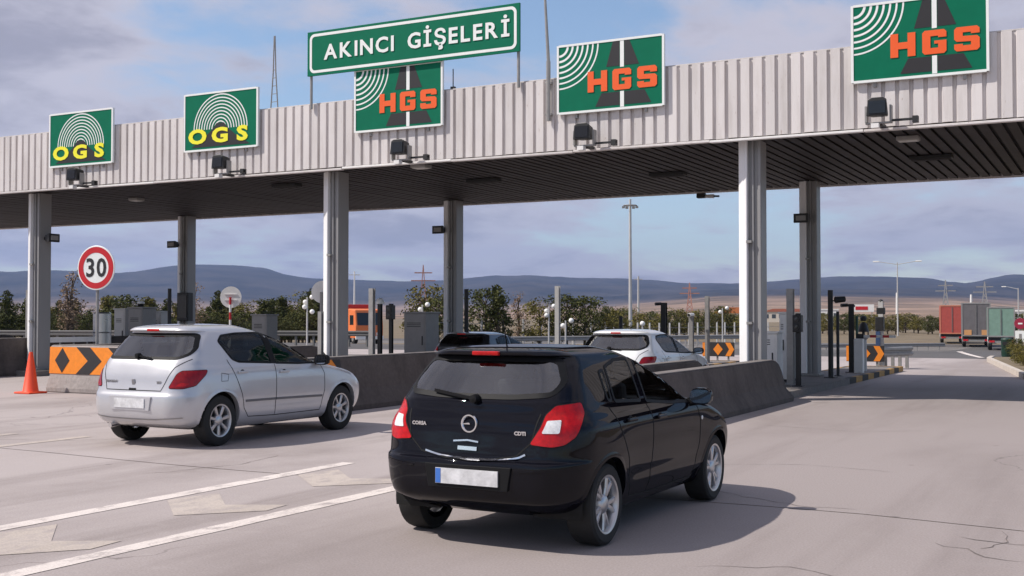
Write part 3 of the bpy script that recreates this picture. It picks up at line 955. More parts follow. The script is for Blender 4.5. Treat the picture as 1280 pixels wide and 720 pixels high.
# obstacle boards at the far island ends
def obstacle_board(label, X, Y, w=1.15):
    t = thing('obstacle_board', label, 'sign', (X, Y, 0.146), 0, 'chevron boards at the far island ends')
    b = MB(); b.box(-w / 2, w / 2, -.02, .02, .16, .66); b.build('panel', CHEVB, t, bevel=.006)
    def po(pts, m): 
        b = MB(); b.prism([(p[0] * w, .16 + p[1] * .5) for p in pts], lambda p: (p[0], -.03, p[1]), lambda p: (p[0], -.021, p[1])); return b.build('orange_mark', m, t)
    po([(-.16, .5), (-.01, .08), (.14, .5), (-.01, .92)], ORANGEP)
    po([(.22, .03), (.38, .03), (.50, .5), (.34, .5)], ORANGEP); po([(.22, .97), (.34, .5), (.5, .5), (.38, .97)], ORANGEP)
    po([(-.5, .03), (-.4, .03), (-.3, .5), (-.5, .5)], ORANGEP); po([(-.5, .97), (-.5, .5), (-.3, .5), (-.4, .97)], ORANGEP)
    for sx in (-.4, -.05, .35):
        b = MB(); b.box(sx - .03, sx + .03, .021, .06, -.001, .62); b.build('post', GREYM, t)
obstacle_board('chevron board on the island end beside the short guard rail', -7.15, 37.2)
obstacle_board('chevron board left of the nearest white column', -12.65, 39.6)

def guard_rail(name, label, p0, p1, n, h=.72, zf=0.0, m=GREYM):
    t = thing(name, label, 'guard rail', (p0[0], p0[1], zf))
    d = Vector((p1[0] - p0[0], p1[1] - p0[1], 0)); L = d.length; d.normalize(); q = Vector((d.y, -d.x, 0))
    prof = [(0, 0), (.05, .04), (.05, .10), (0, .14), (0, .17), (.05, .21), (.05, .27), (0, .31)]
    b = MB(); vs = []; fs = []
    for s in (0, L):
        for o in (0.0, .015):
            for a, z in prof: vs.append(d * s + q * (a + .06 - o) + Vector((0, 0, h - .31 + z)))
    k = len(prof)
    for i in range(k - 1):
        fs += [(i, i + 1, 2 * k + i + 1, 2 * k + i), (k + i, 3 * k + i, 3 * k + i + 1, k + i + 1)]
    fs += [(0, 2 * k, 3 * k, k), (k - 1, 2 * k - 1, 4 * k - 1, 3 * k - 1)]
    b.add(vs, fs); b.build('rail', m, t)
    for i in range(n):
        c = d * (L * (i + .5) / n)
        b = MB(); b.box(c.x - .05, c.x + .05, c.y - .05, c.y + .05, -.05, h - .04); b.build('post', m, t)
    return t
guard_rail('guard_rail', 'short galvanised guard rail behind the chevron board at the kerbed island end', (-7.1, 38.4), (-6.3, 40.4), 5)
# ------------------------------------------------------------------ equipment on the islands
IZ = 0.146
def cabinet(label, X, Y, w, d, z1, m, z0=IZ, legs=False):
    t = thing('equipment_cabinet', label, 'cabinet', (X, Y, z0))
    h = z1 - z0
    b = MB(); b.box(-w / 2, w / 2, -d / 2, d / 2, .06, h - .05); b.build('body', m, t, bevel=.012)
    b = MB(); b.box(-w / 2 - .03, w / 2 + .03, -d / 2 - .04, d / 2 + .03, h - .048, h); b.build('lid', m, t, bevel=.01)
    b = MB(); b.box(-w / 2 + .02, w / 2 - .02, -d / 2 + .02, d / 2 - .02, 0, .058); b.build('plinth', BLACKM, t)
    b = MB(); b.box(-w / 2 + .05, w / 2 - .05, -d / 2 - .012, -d / 2 - .001, .14, h - .12); dr = b.build('door', m, t, bevel=.004)
    b = MB(); b.box(w / 2 - .12, w / 2 - .09, -d / 2 - .03, -d / 2 - .013, h * .45, h * .6); b.build('handle', BLACKM, dr)
    for k in range(3):
        b = MB(); b.box(-w / 2 + .1, w / 2 - .16, -d / 2 - .018, -d / 2 - .0125, h * .75 + k * .05, h * .75 + k * .05 + .018); b.build('vent', BLACKM, dr)
    return t
def isl(px, X): return (X, on_x(px, X))
PALEP = mat('pale_cabinet_paint', (.55, .53, .51), .5, var=.08)
X, Y = isl(527, -17.6); cabinet('tall grey steel cabinet on the island left of the middle rear column', X, Y, .72, .7, 1.84, GREYP)
X, Y = isl(964, -7.25); cabinet('white ticket cabinet on the island beside the nearest white column', X, Y, .40, .5, 1.36, WHITE)
X, Y = isl(973, -7.2); cabinet('slim white terminal behind the white ticket cabinet', X, Y + .6, .2, .3, 1.82, WHITE)
X, Y = isl(979, -7.2); cabinet('grey cabinet between white ticket cabinet and grey post', X, Y + .6, .30, .5, 1.62, GREYP)
X, Y = isl(178, -28.3); cabinet('grey cabinet topped by a white capped dome camera at the left island', X, Y, .62, .6, 2.02, GREYP)
X, Y = isl(157, -29.2); cabinet('pale cabinet left of the cabinet with the dome camera', X, Y, .5, .5, 1.98, PALEP)
X, Y = isl(201, -29.0); cabinet('narrow pale cabinet between dark posts at the left island', X, Y, .5, .5, 1.9, PALEP)
X, Y = isl(331, -22.3); cabinet('pale grey cabinet above the roof of the silver hatchback', X, Y, .55, .5, 1.78, GREYP)

def dome(label, X, Y, z):
    t = thing('dome_camera', label, 'camera', (X, Y, z))
    b = MB(); b.lathe([(.001, .20), (.09, .19), (.12, .14), (.12, .11)], 14); b.build('cap', WHITE, t, smooth=True)
    b = MB(); b.lathe([(.11, .109), (.105, .05), (.06, .005), (.001, 0)], 14); b.build('dome', BLACKM, t, smooth=True)
X, Y = isl(176, -28.3); dome('white capped black dome camera on the grey cabinet at the left', X, Y, 2.02)

def post(label, X, Y, h, w, m, cat='post', head=None, z0=IZ, flange=True, round_=False, name='equipment_post'):
    t = thing(name, label, cat, (X, Y, z0))
    H = h - z0
    b = MB()
    if round_: b.tube((0, 0, .02), (0, 0, H), w / 2, w / 2, 10)
    else:
        b.box(-w / 2, w / 2, -w * .5, -w * .36, .02, H); b.box(-w / 2, w / 2, w * .36, w * .5, .02, H); b.box(-w * .08, w * .08, -w * .36, w * .36, .02, H)
    b.build('shaft', m, t, smooth=round_, angle=40)
    if flange:
        b = MB(); b.box(-w * 1.1, w * 1.1, -w * 1.1, w * 1.1, 0, .02); b.build('base_plate', m, t)
    if head: head(t, H)
    return t
def hd_signal(t, H):
    b = MB(); b.box(-.10, .10, -.12, .06, H - .42, H - .04); hs = b.build('signal_head', BLACKM, t, bevel=.015)
    for k in range(2):
        b = MB(); b.lathe([(.001, -.135), (.06, -.132), (.065, -.121)], 14, 'y', (0, 0, H - .14 - .18 * k)); b.build('lens', mat('dark_lens', (.03, .03, .03), .2, var=0), hs)
def hd_spot(t, H):
    b = MB(); b.bar((0, 0, H - .28), (.2, 0, H - .25), .03); b.build('arm', BLACKM, t)
    b = MB(); b.tube((.15, -.1, H - .25), (.34, .06, H - .23), .085, .075, 12); b.build('spotlight', BLACKM, t, smooth=True, angle=40)
def hd_arm(t, H):
    b = MB(); b.bar((-.24, 0, H - .03), (.1, 0, H - .06), .05, .06); b.build('arm', BLACKM, t)
    b = MB(); b.tube((-.26, -.08, H - .04), (-.12, .06, H - .03), .05, .05, 10); b.build('camera', BLACKM, t)
def hd_cam(t, H):
    b = MB(); b.tube((-.03, -.16, H + .02), (.02, .12, H + .03), .07, .06, 10); b.build('camera', WHITE, t, smooth=True, angle=40)
    b = MB(); b.tube((-.034, -.185, H + .02), (-.03, -.161, H + .02), .05, .05, 10); b.build('lens', BLACKM, t)
def hd_cap(t, H):
    b = MB(); b.lathe([(.12, H + .001), (.12, H + .06), (.08, H + .14), (.001, H + .17)], 12); b.build('cap', WHITE, t, smooth=True)
def P_(px, X, h, w, m, label, **k):
    x, y = isl(px, X); return post(label, x, y, h, w, m, **k)
P_(401, -13.35, 1.80, .08, GREYM, 'short grey steel post behind the barrier ahead of the silver hatchback', z0=0)
P_(465, -13.35, 2.27, .10, GREYM, 'grey steel post in front of the orange truck', z0=0)
P_(489, -17.3, 2.05, .09, BLACKM, 'black signal post between the orange truck and the grey cabinet', cat='signal', head=hd_signal, name='signal_post')
P_(475, -17.9, 2.05, .10, BLACKM, 'dark post with white cap beside the orange truck', head=hd_cap)
P_(583, -17.2, 2.52, .13, BLACKM, 'black post right of the middle rear column', round_=True)
P_(697, -17.3, 2.76, .15, PALEM, 'pale square post left of the white car, before the far trees')
P_(776, -12.7, 1.72, .10, BLACKM, 'thin black post rising behind the roof of the white car', round_=True)
P_(830, -12.7, 2.14, .16, BLACKM, 'thick black post with a side arm right of the white car', head=hd_arm)
P_(864, -12.9, 1.74, .14, GREYM, 'grey post with white camera head left of the chevron board', head=hd_cam)
P_(884, -12.5, 2.40, .13, GREYM, 'tall grey post at the left end of the chevron board')
P_(988, -6.75, 2.34, .15, GREYM, 'grey steel post just left of the nearest rear column')
P_(997.5, -6.45, 1.78, .10, BLACKM, 'black signal post in front of the nearest rear column', cat='signal', head=hd_signal, name='signal_post')
P_(1038, -6.62, 2.38, .13, BLACKM, 'tall black pole with spotlight right of the nearest rear column', head=hd_spot, round_=True)
P_(1047, -6.65, 1.84, .08, BLACKM, 'thin black pole beside the tall pole with the spotlight', round_=True)
P_(1064, -6.75, 2.06, .13, BLACKM, 'black post with a raised bar ahead of the chevron board', head=hd_arm)
P_(1071, -6.6, 1.72, .07, mat('green_metal', (.03, .09, .06), .5), 'thin dark green post next to the black post on the island', round_=True)
P_(212, -26.9, 2.6, .12, BLACKM, 'thin black post left of the leftmost rear column', round_=True, z0=0)
P_(35, -28.9, 2.5, .09, GREYM, 'pale thin post near the left edge behind the dark barrier', z0=0)
def hd_screen(t, H):
    b = MB(); b.box(-.16, .10, -.14, .10, H - .95, H - .5); b.build('signal_head', BLACKM, t, bevel=.02)
    b = MB(); b.box(-.13, .13, -.08, .08, H - .42, H - .2); b.build('reader_box', BLACKM, t, bevel=.02)
    b = MB(); b.lathe([(.001, H + .07), (.07, H + .04), (.08, H - .02), (.001, H - .05)], 12); b.build('dome', BLACKM, t, smooth=True)
    b = MB(); b.box(-.14, -.01, -.16, .06, H - 1.45, H - .97); b.build('cover', mat('blue_cover', (.03, .06, .14), .5), t)
x, y = isl(1101, -6.95); post('signal column with stacked black boxes behind the far chevron board', x, y, 2.2, .15, PALEM, cat='signal', head=hd_screen, name='signal_column', z0=0)
# stub barrier arm and small lamp near the island end
x, y = isl(1066, -6.5)
t = thing('boom_gate', 'slender red and white boom arm beside the black posts on the island', 'boom gate', (x, y + .8, IZ))
b = MB(); b.box(-.12, .12, -.12, .12, 0, .95); b.build('housing', WHITE, t, bevel=.02)
for k in range(5):
    b = MB(); b.box(.13 + k * .17, .13 + (k + 1) * .17 - .003, -.03, .03, .98, 1.05); b.build('arm_band', SRED if k % 2 else WHITE, t)
b = MB(); b.box(-.05, .13, -.05, .05, .951, 1.08); b.build('pivot', BLACKM, t)
x, y = isl(1079, -6.6)
t = thing('pillar_lamp', 'white pillar lamp with dark hood between the black posts and the chevron board', 'lamp', (x, y, IZ))
b = MB(); b.lathe([(.09, 0), (.09, .9), (.15, .96), (.15, 1.0), (.08, 1.02), (.001, 1.03)], 14); b.build('pillar', PALEM, t, smooth=True, angle=40)
b = MB(); b.lathe([(.16, 1.12), (.10, 1.34), (.05, 1.40), (.001, 1.41)], 14); b.lathe([(.04, 1.02), (.04, 1.2)], 8); b.build('hood', BLACKM, t, smooth=True, angle=40)
b = MB(); b.lathe([(.07, 1.43), (.1, 1.5), (.07, 1.57), (.001, 1.6)], 12); b.build('finial', BLACKM, t, smooth=True)
# black display box on the leftmost rear column
t = thing('lane_display', 'large black display box on the leftmost rear column', 'display', (-29.3, 30.86, 1.55))
b = MB(); b.box(-.26, .26, -.16, .10, 0, 1.0); b.build('housing', BLACKM, t, bevel=.02)
b = MB(); b.box(-.2, .2, -.175, -.161, .1, .9); b.build('screen', mat('dark_screen', (.012, .012, .014), .2, var=0), t)
# silver cylinder and low white rail at the left
x, y = isl(128, -27.9)
t = thing('impact_drum', 'shiny silver steel drum standing on the left island behind the speed sign', 'drum', (x, y, IZ))
b = MB(); b.lathe([(.001, 0), (.27, 0), (.27, .5), (.285, .52), (.27, .54), (.27, 1.05), (.285, 1.07), (.27, 1.09), (.27, 1.65), (.22, 1.7), (.001, 1.7)], 22); b.build('drum', mat('bright_steel', (.5, .5, .5), .3, metal=.8, var=.1), t, smooth=True, angle=35)
x, y = isl(92, -27.8)
t = thing('low_railing', 'low white and grey railing between the left column and the speed sign', 'railing', (x, y, IZ))
for i in range(5):
    b = MB(); b.box(-.02, .02, -1.0 + i * .5, -.96 + i * .5, 0, .95); b.build('post', GREYM, t)
b = MB(); b.box(-.025, .025, -1.05, 1.1, .80, .95); b.build('rail', WHITE, t)
b = MB(); b.box(-.025, .025, -1.05, 1.1, .45, .5); b.build('rail', GREYM, t)

# ------------------------------------------------------------------ speed limit sign
t = thing('speed_limit_sign', 'round red and white speed limit sign reading 30 behind the chevron barrier', 'sign', (-21.15, 19.36, 0), R(9))
z = 2.84; r = .52
b = MB(); b.lathe([(.001, -.012), (r - .01, -.012), (r, -.006), (r, .01), (.001, .01)], 40, 'y', (0, 0, z)); b.build('disc', SGNW, t, smooth=True, angle=30)
b = MB(); arc_strip(b, 0, z, r - .10, .135, 0, 360, -.0165, 44); b.build('red_ring', SRED, t)
for sx, ch in ((-.155, '3'), (.155, '0')):
    me = text_mesh(ch, .60, SBLACK, .002, .012, .92); put('digit', me, t, (sx, -.017, z - .02))
b = MB(); b.tube((.0, .05, -.001), (.0, .05, z + .35), .035, n=12); b.build('post', GREYM, t, smooth=True, angle=40)
for dz in (-.25, .25):
    b = MB(); b.box(-.12, .12, .011, .03, z + dz - .02, z + dz + .02); b.build('clamp', GREYM, t)
# sign seen from behind on a striped post, and the one half hidden by the middle column
def back_sign(label, X, Y, zc, r, striped, rz):
    t = thing('round_sign', label, 'sign', (X, Y, 0), rz)
    b = MB(); b.lathe([(.001, -.01), (r, -.01), (r, .01), (.001, .01)], 28, 'y', (0, 0, zc)); b.build('disc', WHITE, t)
    for dz in (-.12, .12):
        b = MB(); b.box(-r * .6, r * .6, -.035, -.011, zc + dz - .02, zc + dz + .02); b.build('stiffener', WHITE, t)
    n = 8
    for k in range(n):
        z0 = zc * k / n; z1 = zc * (k + 1) / n - .002
        b = MB(); b.tube((0, -.075, z0), (0, -.075, z1), .045, n=10)
        b.build('post_band' if striped else 'post_length', (SRED if k % 2 else WHITE) if striped else GREYM, t, smooth=True, angle=40)
x, y = isl(288.5, -33.0); back_sign('pale round sign back on a red and white striped post', x, y, 2.52, .45, True, R(25))
x, y = isl(403, -18.9); back_sign('pale round sign half hidden by the middle white column', x, y, 2.36, .30, False, R(20))

# ------------------------------------------------------------------ cone
t = thing('traffic_cone', 'bright orange traffic cone standing beside the chevron barrier', 'cone', (-21.5, 17.85, 0))
b = MB(); b.lathe([(.001, .92), (.035, .92), (.045, .88), (.17, .05), (.18, .04)], 24); b.build('body', CONE, t, smooth=True, angle=50)
b = MB(); b.box(-.25, .25, -.25, .25, 0, .042); b.build('foot', CONE, t, bevel=.02)

# ------------------------------------------------------------------ far road furniture
def glz(px, d): return gz(spot(px, d)[1])
for px, d, h, n, lab in ((384, 62, 2.75, 4, 'white globe lamp cluster before the dark trees left of the middle column'), (686, 66, 2.3, 3, 'white globe lamps on a post left of the pale square post'), (707, 60, 1.5, 2, 'low pair of white globe lamps before the bushy trees'), (803, 60, 1.35, 1, 'single low white globe lamp right of the tall mast'), (903, 80, 2.3, 2, 'white globe lamps above the far chevron board'), (528, 62, 2.35, 2, 'white globe lamps above the tall grey cabinet')):
    x, y = spot(px, d)
    t = thing('globe_lamp', lab, 'lamp', (x, y, gz(y)))
    H = h - gz(y)
    b = MB(); b.tube((0, 0, 0), (0, 0, H), .05, .04, 8); b.build('post', PALEM, t, smooth=True, angle=40)
    for k in range(n):
        a = 2.2 * k; ox, oz = .32 * math.cos(a) * (n > 1), -.26 * k
        b = MB(); b.lathe([(.13 * math.sin(R(10 * i)) + .001, -.13 * math.cos(R(10 * i))) for i in range(19)], 12, 'z', (ox, .1 * math.sin(a), H + oz)); b.build('globe', LAMPG, t, smooth=True)
# fence of pale concrete posts
t = thing('post_fence', 'wire fence on pale concrete posts along the far side of the road', 'fence', (0, 0, 0))
fp = []
for k, px in enumerate((520, 556, 602, 629, 654, 676, 716, 738, 757, 768, 779, 797, 812, 824, 837, 849, 861, 872, 883, 896, 906, 918, 934, 960, 985)):
    d = 92 + k * 1.7; x, y = spot(px, d); fp.append((x, y, gz(y)))
    b = MB(); w = .16; b.prism([(-w / 2, -w / 2), (w / 2, -w / 2), (w / 2, w / 2), (-w / 2, w / 2)], lambda p: (x + p[0], y + p[1], gz(y) - .05), lambda p: (x + p[0] * .8, y + p[1] * .8, gz(y) + 2.3)); b.build('post', PALEM, t)
for zz in (.6, 1.2, 1.8):
    b = MB()
    for p, q in zip(fp, fp[1:]): b.bar((p[0], p[1] - .1, p[2] + zz), (q[0], q[1] - .1, q[2] + zz), .03)
    b.build('wire', GREYP, t)
guard_rail('guard_rail', 'long dark guard rail beyond the road behind the white car', spot(590, 74), spot(935, 84), 22, .78, gz(spot(760, 79)[1]) - .0, GREYP)
guard_rail('guard_rail', 'long dark guard rail in front of the trees on the left', spot(-80, 70), spot(470, 66), 26, .85, gz(spot(200, 68)[1]) + .05, mat('weathered_rail', (.13, .125, .12), .7))
guard_rail('guard_rail', 'dark guard rail along the verge left of the trucks', spot(1010, 92), spot(1180, 96), 12, .6, gz(spot(1100, 94)[1]), GREYP)

def mast(label, px, d, ztop, w, m, kind):
    x, y = spot(px, d); g = gz(y)
    t = thing('street_mast', label, 'mast', (x, y, g), R(-bearing(px)))
    H = ztop - g
    b = MB(); b.tube((0, 0, 0), (0, 0, H), w / 2, w / 2 * .6, 10); b.build('shaft', m, t, smooth=True, angle=40)
    if kind == 'crown':
        b = MB()
        b.lathe([(.75, H - .75), (.8, H - .7), (.75, H - .65), (.7, H - .7)], 16, closed=True); b.build('ring', GREYP, t)
        for k in range(6):
            a = math.pi * k / 3; b = MB(); b.bar((0, 0, H - .7), (.75 * math.cos(a), .75 * math.sin(a), H - .7), .05)
            b.box(.75 * math.cos(a) - .16, .75 * math.cos(a) + .16, .75 * math.sin(a) - .16, .75 * math.sin(a) + .16, H - 1.0, H - .78); b.build('lamp_head', GREYP, t)
    if kind == 'twin':
        for s in (-1, 1):
            b = MB(); b.tube((0, 0, H - .3), (s * 2.7, 0, H + .15), .05, .04, 8); b.build('arm', m, t)
            b = MB(); b.box(s * 3.05 - .45, s * 3.05 + .45, -.16, .16, H + .08, H + .26); b.build('lamp_head', LAMPG, t, bevel=.05)
    if kind == 'arm':
        b = MB(); b.tube((0, 0, H - .2), (-2.0, 0, H + .3), .06, .04, 8); b.build('arm', m, t)
        b = MB(); b.box(-2.8, -2.0, -.16, .16, H + .2, H + .36); b.build('lamp_head', LAMPG, t, bevel=.05)
    if kind == 'cross':
        b = MB(); b.box(-1.2, 1.2, -.08, .08, H - .9, H - .7); b.build('cross_arm', m, t)
    return t
mast('tallest light mast with crown of lamps seen under the canopy', 788, 130, 14.9, .46, PALEM, 'crown')
mast('distant pale light mast just right of the tallest mast', 798, 330, 13.2, .8, PALEM, 'cross')
mast('twin arm street lamp against the right hills', 1122, 175, 9.9, .26, PALEM, 'twin')
mast('thick white mast behind the twin arm street lamp', 1121, 420, 10.4, 1.0, WHITE, 'plain')
mast('thick white mast above the grey truck', 1214, 380, 9.0, 1.1, WHITE, 'plain')
mast('street lamp with one arm near the right edge', 1273, 210, 6.9, .3, PALEM, 'arm')
mast('white utility mast right of the middle front column', 443, 260, 11.9, .5, WHITE, 'cross')
def pylon(label, px, d, ztop, m, w=4.0):
    x, y = spot(px, d)
    t = thing('power_pylon', label, 'pylon', (x, y, -1.5), R(-bearing(px)), 'power pylons in the distance')
    H = ztop + 1.5; th = .0022 * d * .35
    for sx in (-1, 1):
        for sy in (-1, 1):
            b = MB(); b.bar((sx * w / 2, sy * w / 2, 0), (sx * w * .12, sy * w * .12, H * .7), th); b.bar((sx * w * .12, sy * w * .12, H * .7), (0, 0, H), th); b.build('leg', m, t)
    b = MB()
    for k in range(6):
        z0, z1 = H * .7 * k / 6, H * .7 * (k + 1) / 6
        a0 = w / 2 - (w / 2 - w * .12) * k / 6; a1 = w / 2 - (w / 2 - w * .12) * (k + 1) / 6
        b.bar((-a0, -a0, z0), (a1, -a1, z1), th * .7); b.bar((a0, -a0, z0), (-a1, -a1, z1), th * .7)
    b.build('bracing', m, t)
    for z, l in ((.74, 1.1), (.87, .8)):
        b = MB(); b.bar((-w * l, 0, H * z), (w * l, 0, H * z), th * 1.2); b.build('cross_arm', m, t)
RUSTP = mat('faded_red_metal', (.42, .2, .15), .7)
pylon('pinkish pylon above the yellowish tree by the middle rear column', 529, 420, 20.5, RUSTP)
pylon('faint red pylon left of the nearest front column', 862, 520, 17, RUSTP)
pylon('grey pylon left of the right rocky hill', 1182, 800, 27, GREYM, 6)
pylon('grey pylon before the right rocky hill above the trucks', 1231, 700, 23, GREYM, 6)

# ------------------------------------------------------------------ far buildings
def building(label, px, d, w, dep, z0, h, roof, wallm, roofm, nwin):
    x, y = spot(px, d)
    t = thing('far_building', label, 'building', (x, y, z0), R(-bearing(px)))
    b = MB(); b.box(-w / 2, w / 2, 0, dep, -2, h); b.build('wall', wallm, t)
    b = MB()
    if roof == 'flat': b.box(-w / 2 - .3, w / 2 + .3, -.3, dep + .3, h + .002, h + .5)
    else: b.prism([(-w / 2 - .4, h + .002), (w / 2 + .4, h + .002), (w / 2 - w * .2, h + roof), (-w / 2 + w * .2, h + roof)], lambda p: (p[0], -.4, p[1]), lambda p: (p[0], dep + .4, p[1]))
    b.build('roof', roofm, t)
    for k in range(nwin):
        c = -w / 2 + w * (k + .5) / nwin
        b = MB(); b.box(c - w / nwin * .28, c + w / nwin * .28, -.06, -.002, h * .35, h * .75); b.build('window', mat('far_glass', (.05, .06, .07), .2, var=0), t)
CREAM = mat('cream_render', (.62, .55, .46), .8); ROOFR = mat('tile_roof', (.36, .11, .06), .8)
building('long low white building at the right edge above the green truck', 1282, 330, 19, 10, .6, 2.6, 'flat', WHITE, WHITE, 6)
building('long white depot left of the nearest rear column', 985, 620, 26, 12, -1.0, 5.4, 1.6, CREAM, ROOFR, 7)
building('small white block right of the nearest rear column', 1036, 560, 9, 9, -1.0, 6, 'flat', WHITE, WHITE, 3)
building('orange roofed house among the bushes left of the nearest front column', 914, 430, 12, 9, -1.2, 4.2, 2.2, CREAM, mat('orange_roof', (.55, .17, .05), .8), 4)
t_x, t_y = spot(1077, 235)
t = thing('station_canopy', 'white filling station canopy with a red band behind the island posts', 'canopy', (t_x, t_y, gz(t_y)), R(-bearing(1077)))
b = MB(); b.box(-2.4, 2.4, 0, 5, 3.9, 5.4); b.build('roof', WHITE, t)
b = MB(); b.box(-1.2, 1.2, -.05, -.004, 4.3, 5.0); b.build('red_band', SRED, t)
for sx in (-2, 2):
    b = MB(); b.tube((sx, .6, 0), (sx, .6, 3.899), .14); b.build('pillar', WHITE, t)

# ------------------------------------------------------------------ trucks
def wheel_simple(name, x, y, r, w, parent):
    b = MB(); b.lathe([(.001, -w / 2), (r * .55, -w / 2), (r * .9, -w / 2), (r, -w / 2 + .05), (r, w / 2 - .05), (r * .9, w / 2), (r * .55, w / 2), (.001, w / 2)], 18, 'x', (x, y, r)); o = b.build('wheel', RUBBER, parent, smooth=True, angle=40)
    b = MB(); b.lathe([(.001, -w / 2 - .01), (r * .5, -w / 2 - .01), (r * .5, -w / 2 + .01)], 12, 'x', (x, y, r)); b.lathe([(.001, w / 2 + .01), (r * .5, w / 2 + .01), (r * .5, w / 2 - .01)], 12, 'x', (x, y, r)); b.build('rim', GREYM, o)
def box_truck(label, px, d, rz, boxm, h, L, w=2.5, cabm=None, z0=1.05, frame=None, doors=True):
    x, y = spot(px, d)
    t = thing('lorry', label, 'truck', (x, y, gz(y)), rz)
    b = MB(); b.box(-w / 2, w / 2, 0, L, z0, h); bx = b.build('cargo_box', boxm, t, bevel=.03)
    fm = frame or GREYP
    for a in ((-w / 2 - .01, -w / 2 + .10, z0, h), (w / 2 - .10, w / 2 + .01, z0, h), (-w / 2 + .1, w / 2 - .1, h - .12, h + .01), (-w / 2 + .1, w / 2 - .1, z0 - .01, z0 + .12)):
        q = MB(); q.box(a[0], a[1], -.03, -.002, a[2], a[3]); q.build('rear_frame', fm, bx)
    for sx in (-.03, .03):
        q = MB(); q.box(sx - .012, sx + .012, -.05, -.004, z0 + .2, h - .2); q.build('lock_rod', GREYM, bx)
    b = MB(); b.box(-w / 2 + .1, w / 2 - .1, .2, L - .1, z0 - .28, z0 - .012); b.build('chassis', BLACKM, t)
    b = MB(); b.box(-w / 2 + .05, w / 2 - .05, -.02, .10, z0 - .52, z0 - .34); b.build('rear_bumper', GREYM, t)
    for sx in (-1, 1):
        q = MB(); q.box(sx * (w / 2 - .35) - .22, sx * (w / 2 - .35) + .22, -.06, -.021, z0 - .46, z0 - .30); q.build('tail_light', SRED, t)
    for yy in (.9, 2.1, L - 1.2):
        for sx in (-1, 1): wheel_simple('wheel', sx * (w / 2 - .22), yy, .48, .32, t)
    if cabm:
        b = MB(); b.prism([(L + .15, .55), (L + 2.1, .55), (L + 2.15, 1.5), (L + 1.9, 2.7), (L + .15, 2.75)], lambda p: (-w / 2 + .05, p[0], p[1]), lambda p: (w / 2 - .05, p[0], p[1])); b.build('cab', cabm, t, bevel=.06)
        for sx in (-1, 1): wheel_simple('wheel', sx * (w / 2 - .22), L + 1.2, .48, .32, t)
    return t
TARP = mat('grey_tarpaulin', (.14, .13, .135), .8, var=.2, scale=2)
gt = box_truck('grey box lorry seen from behind on the far bend, between red and green ones', 1220, 111, R(7), TARP, 4.25, 8.0, 2.6, WHITE)
for sx in (-.75, .8):
    b = MB(); b.box(sx - .33, sx + .33, -.045, -.031, 1.15, 1.65); b.build('warning_plate', mat('amber_plate', (.6, .3, .12), .6), gt)
box_truck('red container lorry half hidden by the grey lorry', 1190, 126, R(8), mat('red_container', (.42, .075, .06), .7, var=.15), 4.15, 8.5, 2.5, WHITE, frame=mat('container_orange', (.55, .2, .12), .7))
box_truck('small green box truck nearest the right verge', 1251, 100, R(6), mat('green_box', (.19, .30, .24), .7, var=.15), 3.75, 5.0, 2.2, WHITE, z0=1.15)
# orange lorry facing the plaza
x, y = spot(452, 97)
t = thing('lorry', 'orange cab lorry with red body facing us behind the middle column', 'truck', (x, y, gz(y)), R(180 + 55))
OR = mat('orange_cab', (.78, .20, .06), .45, var=.05)
b = MB(); b.prism([(0, .5), (1.9, .5), (1.95, 1.5), (1.7, 2.85), (0, 2.95)], lambda p: (-1.2, p[0], p[1]), lambda p: (1.2, p[0], p[1])); cb = b.build('cab', OR, t, bevel=.08)
b = MB(); b.prism([(1.962, 1.58), (1.745, 2.6), (1.755, 2.6), (1.975, 1.58)], lambda p: (-1.05, p[0], p[1]), lambda p: (1.05, p[0], p[1])); b.build('windscreen', mat('truck_glass', (.02, .025, .03), .1, var=0), cb)
for sx in (-1, 1):
    b = MB(); b.box(sx * 1.206 - .004, sx * 1.206 + .004, .5, 1.4, 1.6, 2.4); b.build('side_window', MATS['truck_glass'], cb)
    b = MB(); b.box(sx * .8 - .2, sx * .8 + .2, 1.93, 1.99, .75, .98); b.build('headlight', LAMPG, cb)
b = MB(); b.box(-1.2, 1.2, 1.90, 2.05, .42, .70); b.build('bumper', WHITE, t)
b = MB(); b.box(-1.22, 1.22, -7, -.15, 1.0, 3.3); b.build('cargo_box', mat('red_body', (.40, .025, .025), .6, var=.1), t, bevel=.03)
b = MB(); b.box(-1.0, 1.0, -6.8, 1.7, .62, .9); b.build('chassis', BLACKM, t)
for yy in (1.1, -4.6, -5.8):
    for sx in (-1, 1): wheel_simple('wheel', sx * 1.0, yy, .48, .32, t)

# ------------------------------------------------------------------ right verge: kerb, shrubs, bin, small sign
vb = MB(); poly = [(-2.3, 34.6), (-1.2, 34.0), (6, 34.2), (6, 49.5), (-4.5, 49.5), (-4.45, 47.5)]
vb.prism(poly, lambda p: (p[0], p[1], -.02), lambda p: (p[0], p[1], .12))
vo = vb.build('planted_verge', mat('verge_soil', (.17, .13, .08), .95, var=.35, scale=2)); tag(vo, kind='structure')
pts = [(-1.0, 33.93), (-2.38, 34.55), (-4.55, 47.5), (-4.62, 49.6)]
for p, q in zip(pts, pts[1:]):
    p = Vector((*p, .07)); q = Vector((*q, .07)); n = max(1, int((q - p).length / .9))
    for k in range(n):
        b = MB(); a = p.lerp(q, k / n); c = p.lerp(q, (k + 1) / n); c = c + (a - c).normalized() * .012; b.bar(a, c, .16, .18); b.build('kerb_stone', mat('pale_kerb', (.52, .46, .40), .8, var=.15), vo)
x, y = -4.35, 52.6
t = thing('litter_bin', 'dark green litter bin at the road edge below the green truck', 'bin', (x, y, gz(y)))
b = MB(); b.lathe([(.001, 0), (.17, 0), (.21, .1), (.22, .72), (.235, .75), (.20, .80), (.001, .84)], 18); b.build('body', mat('bin_green', (.012, .045, .03), .5), t, smooth=True, angle=40)
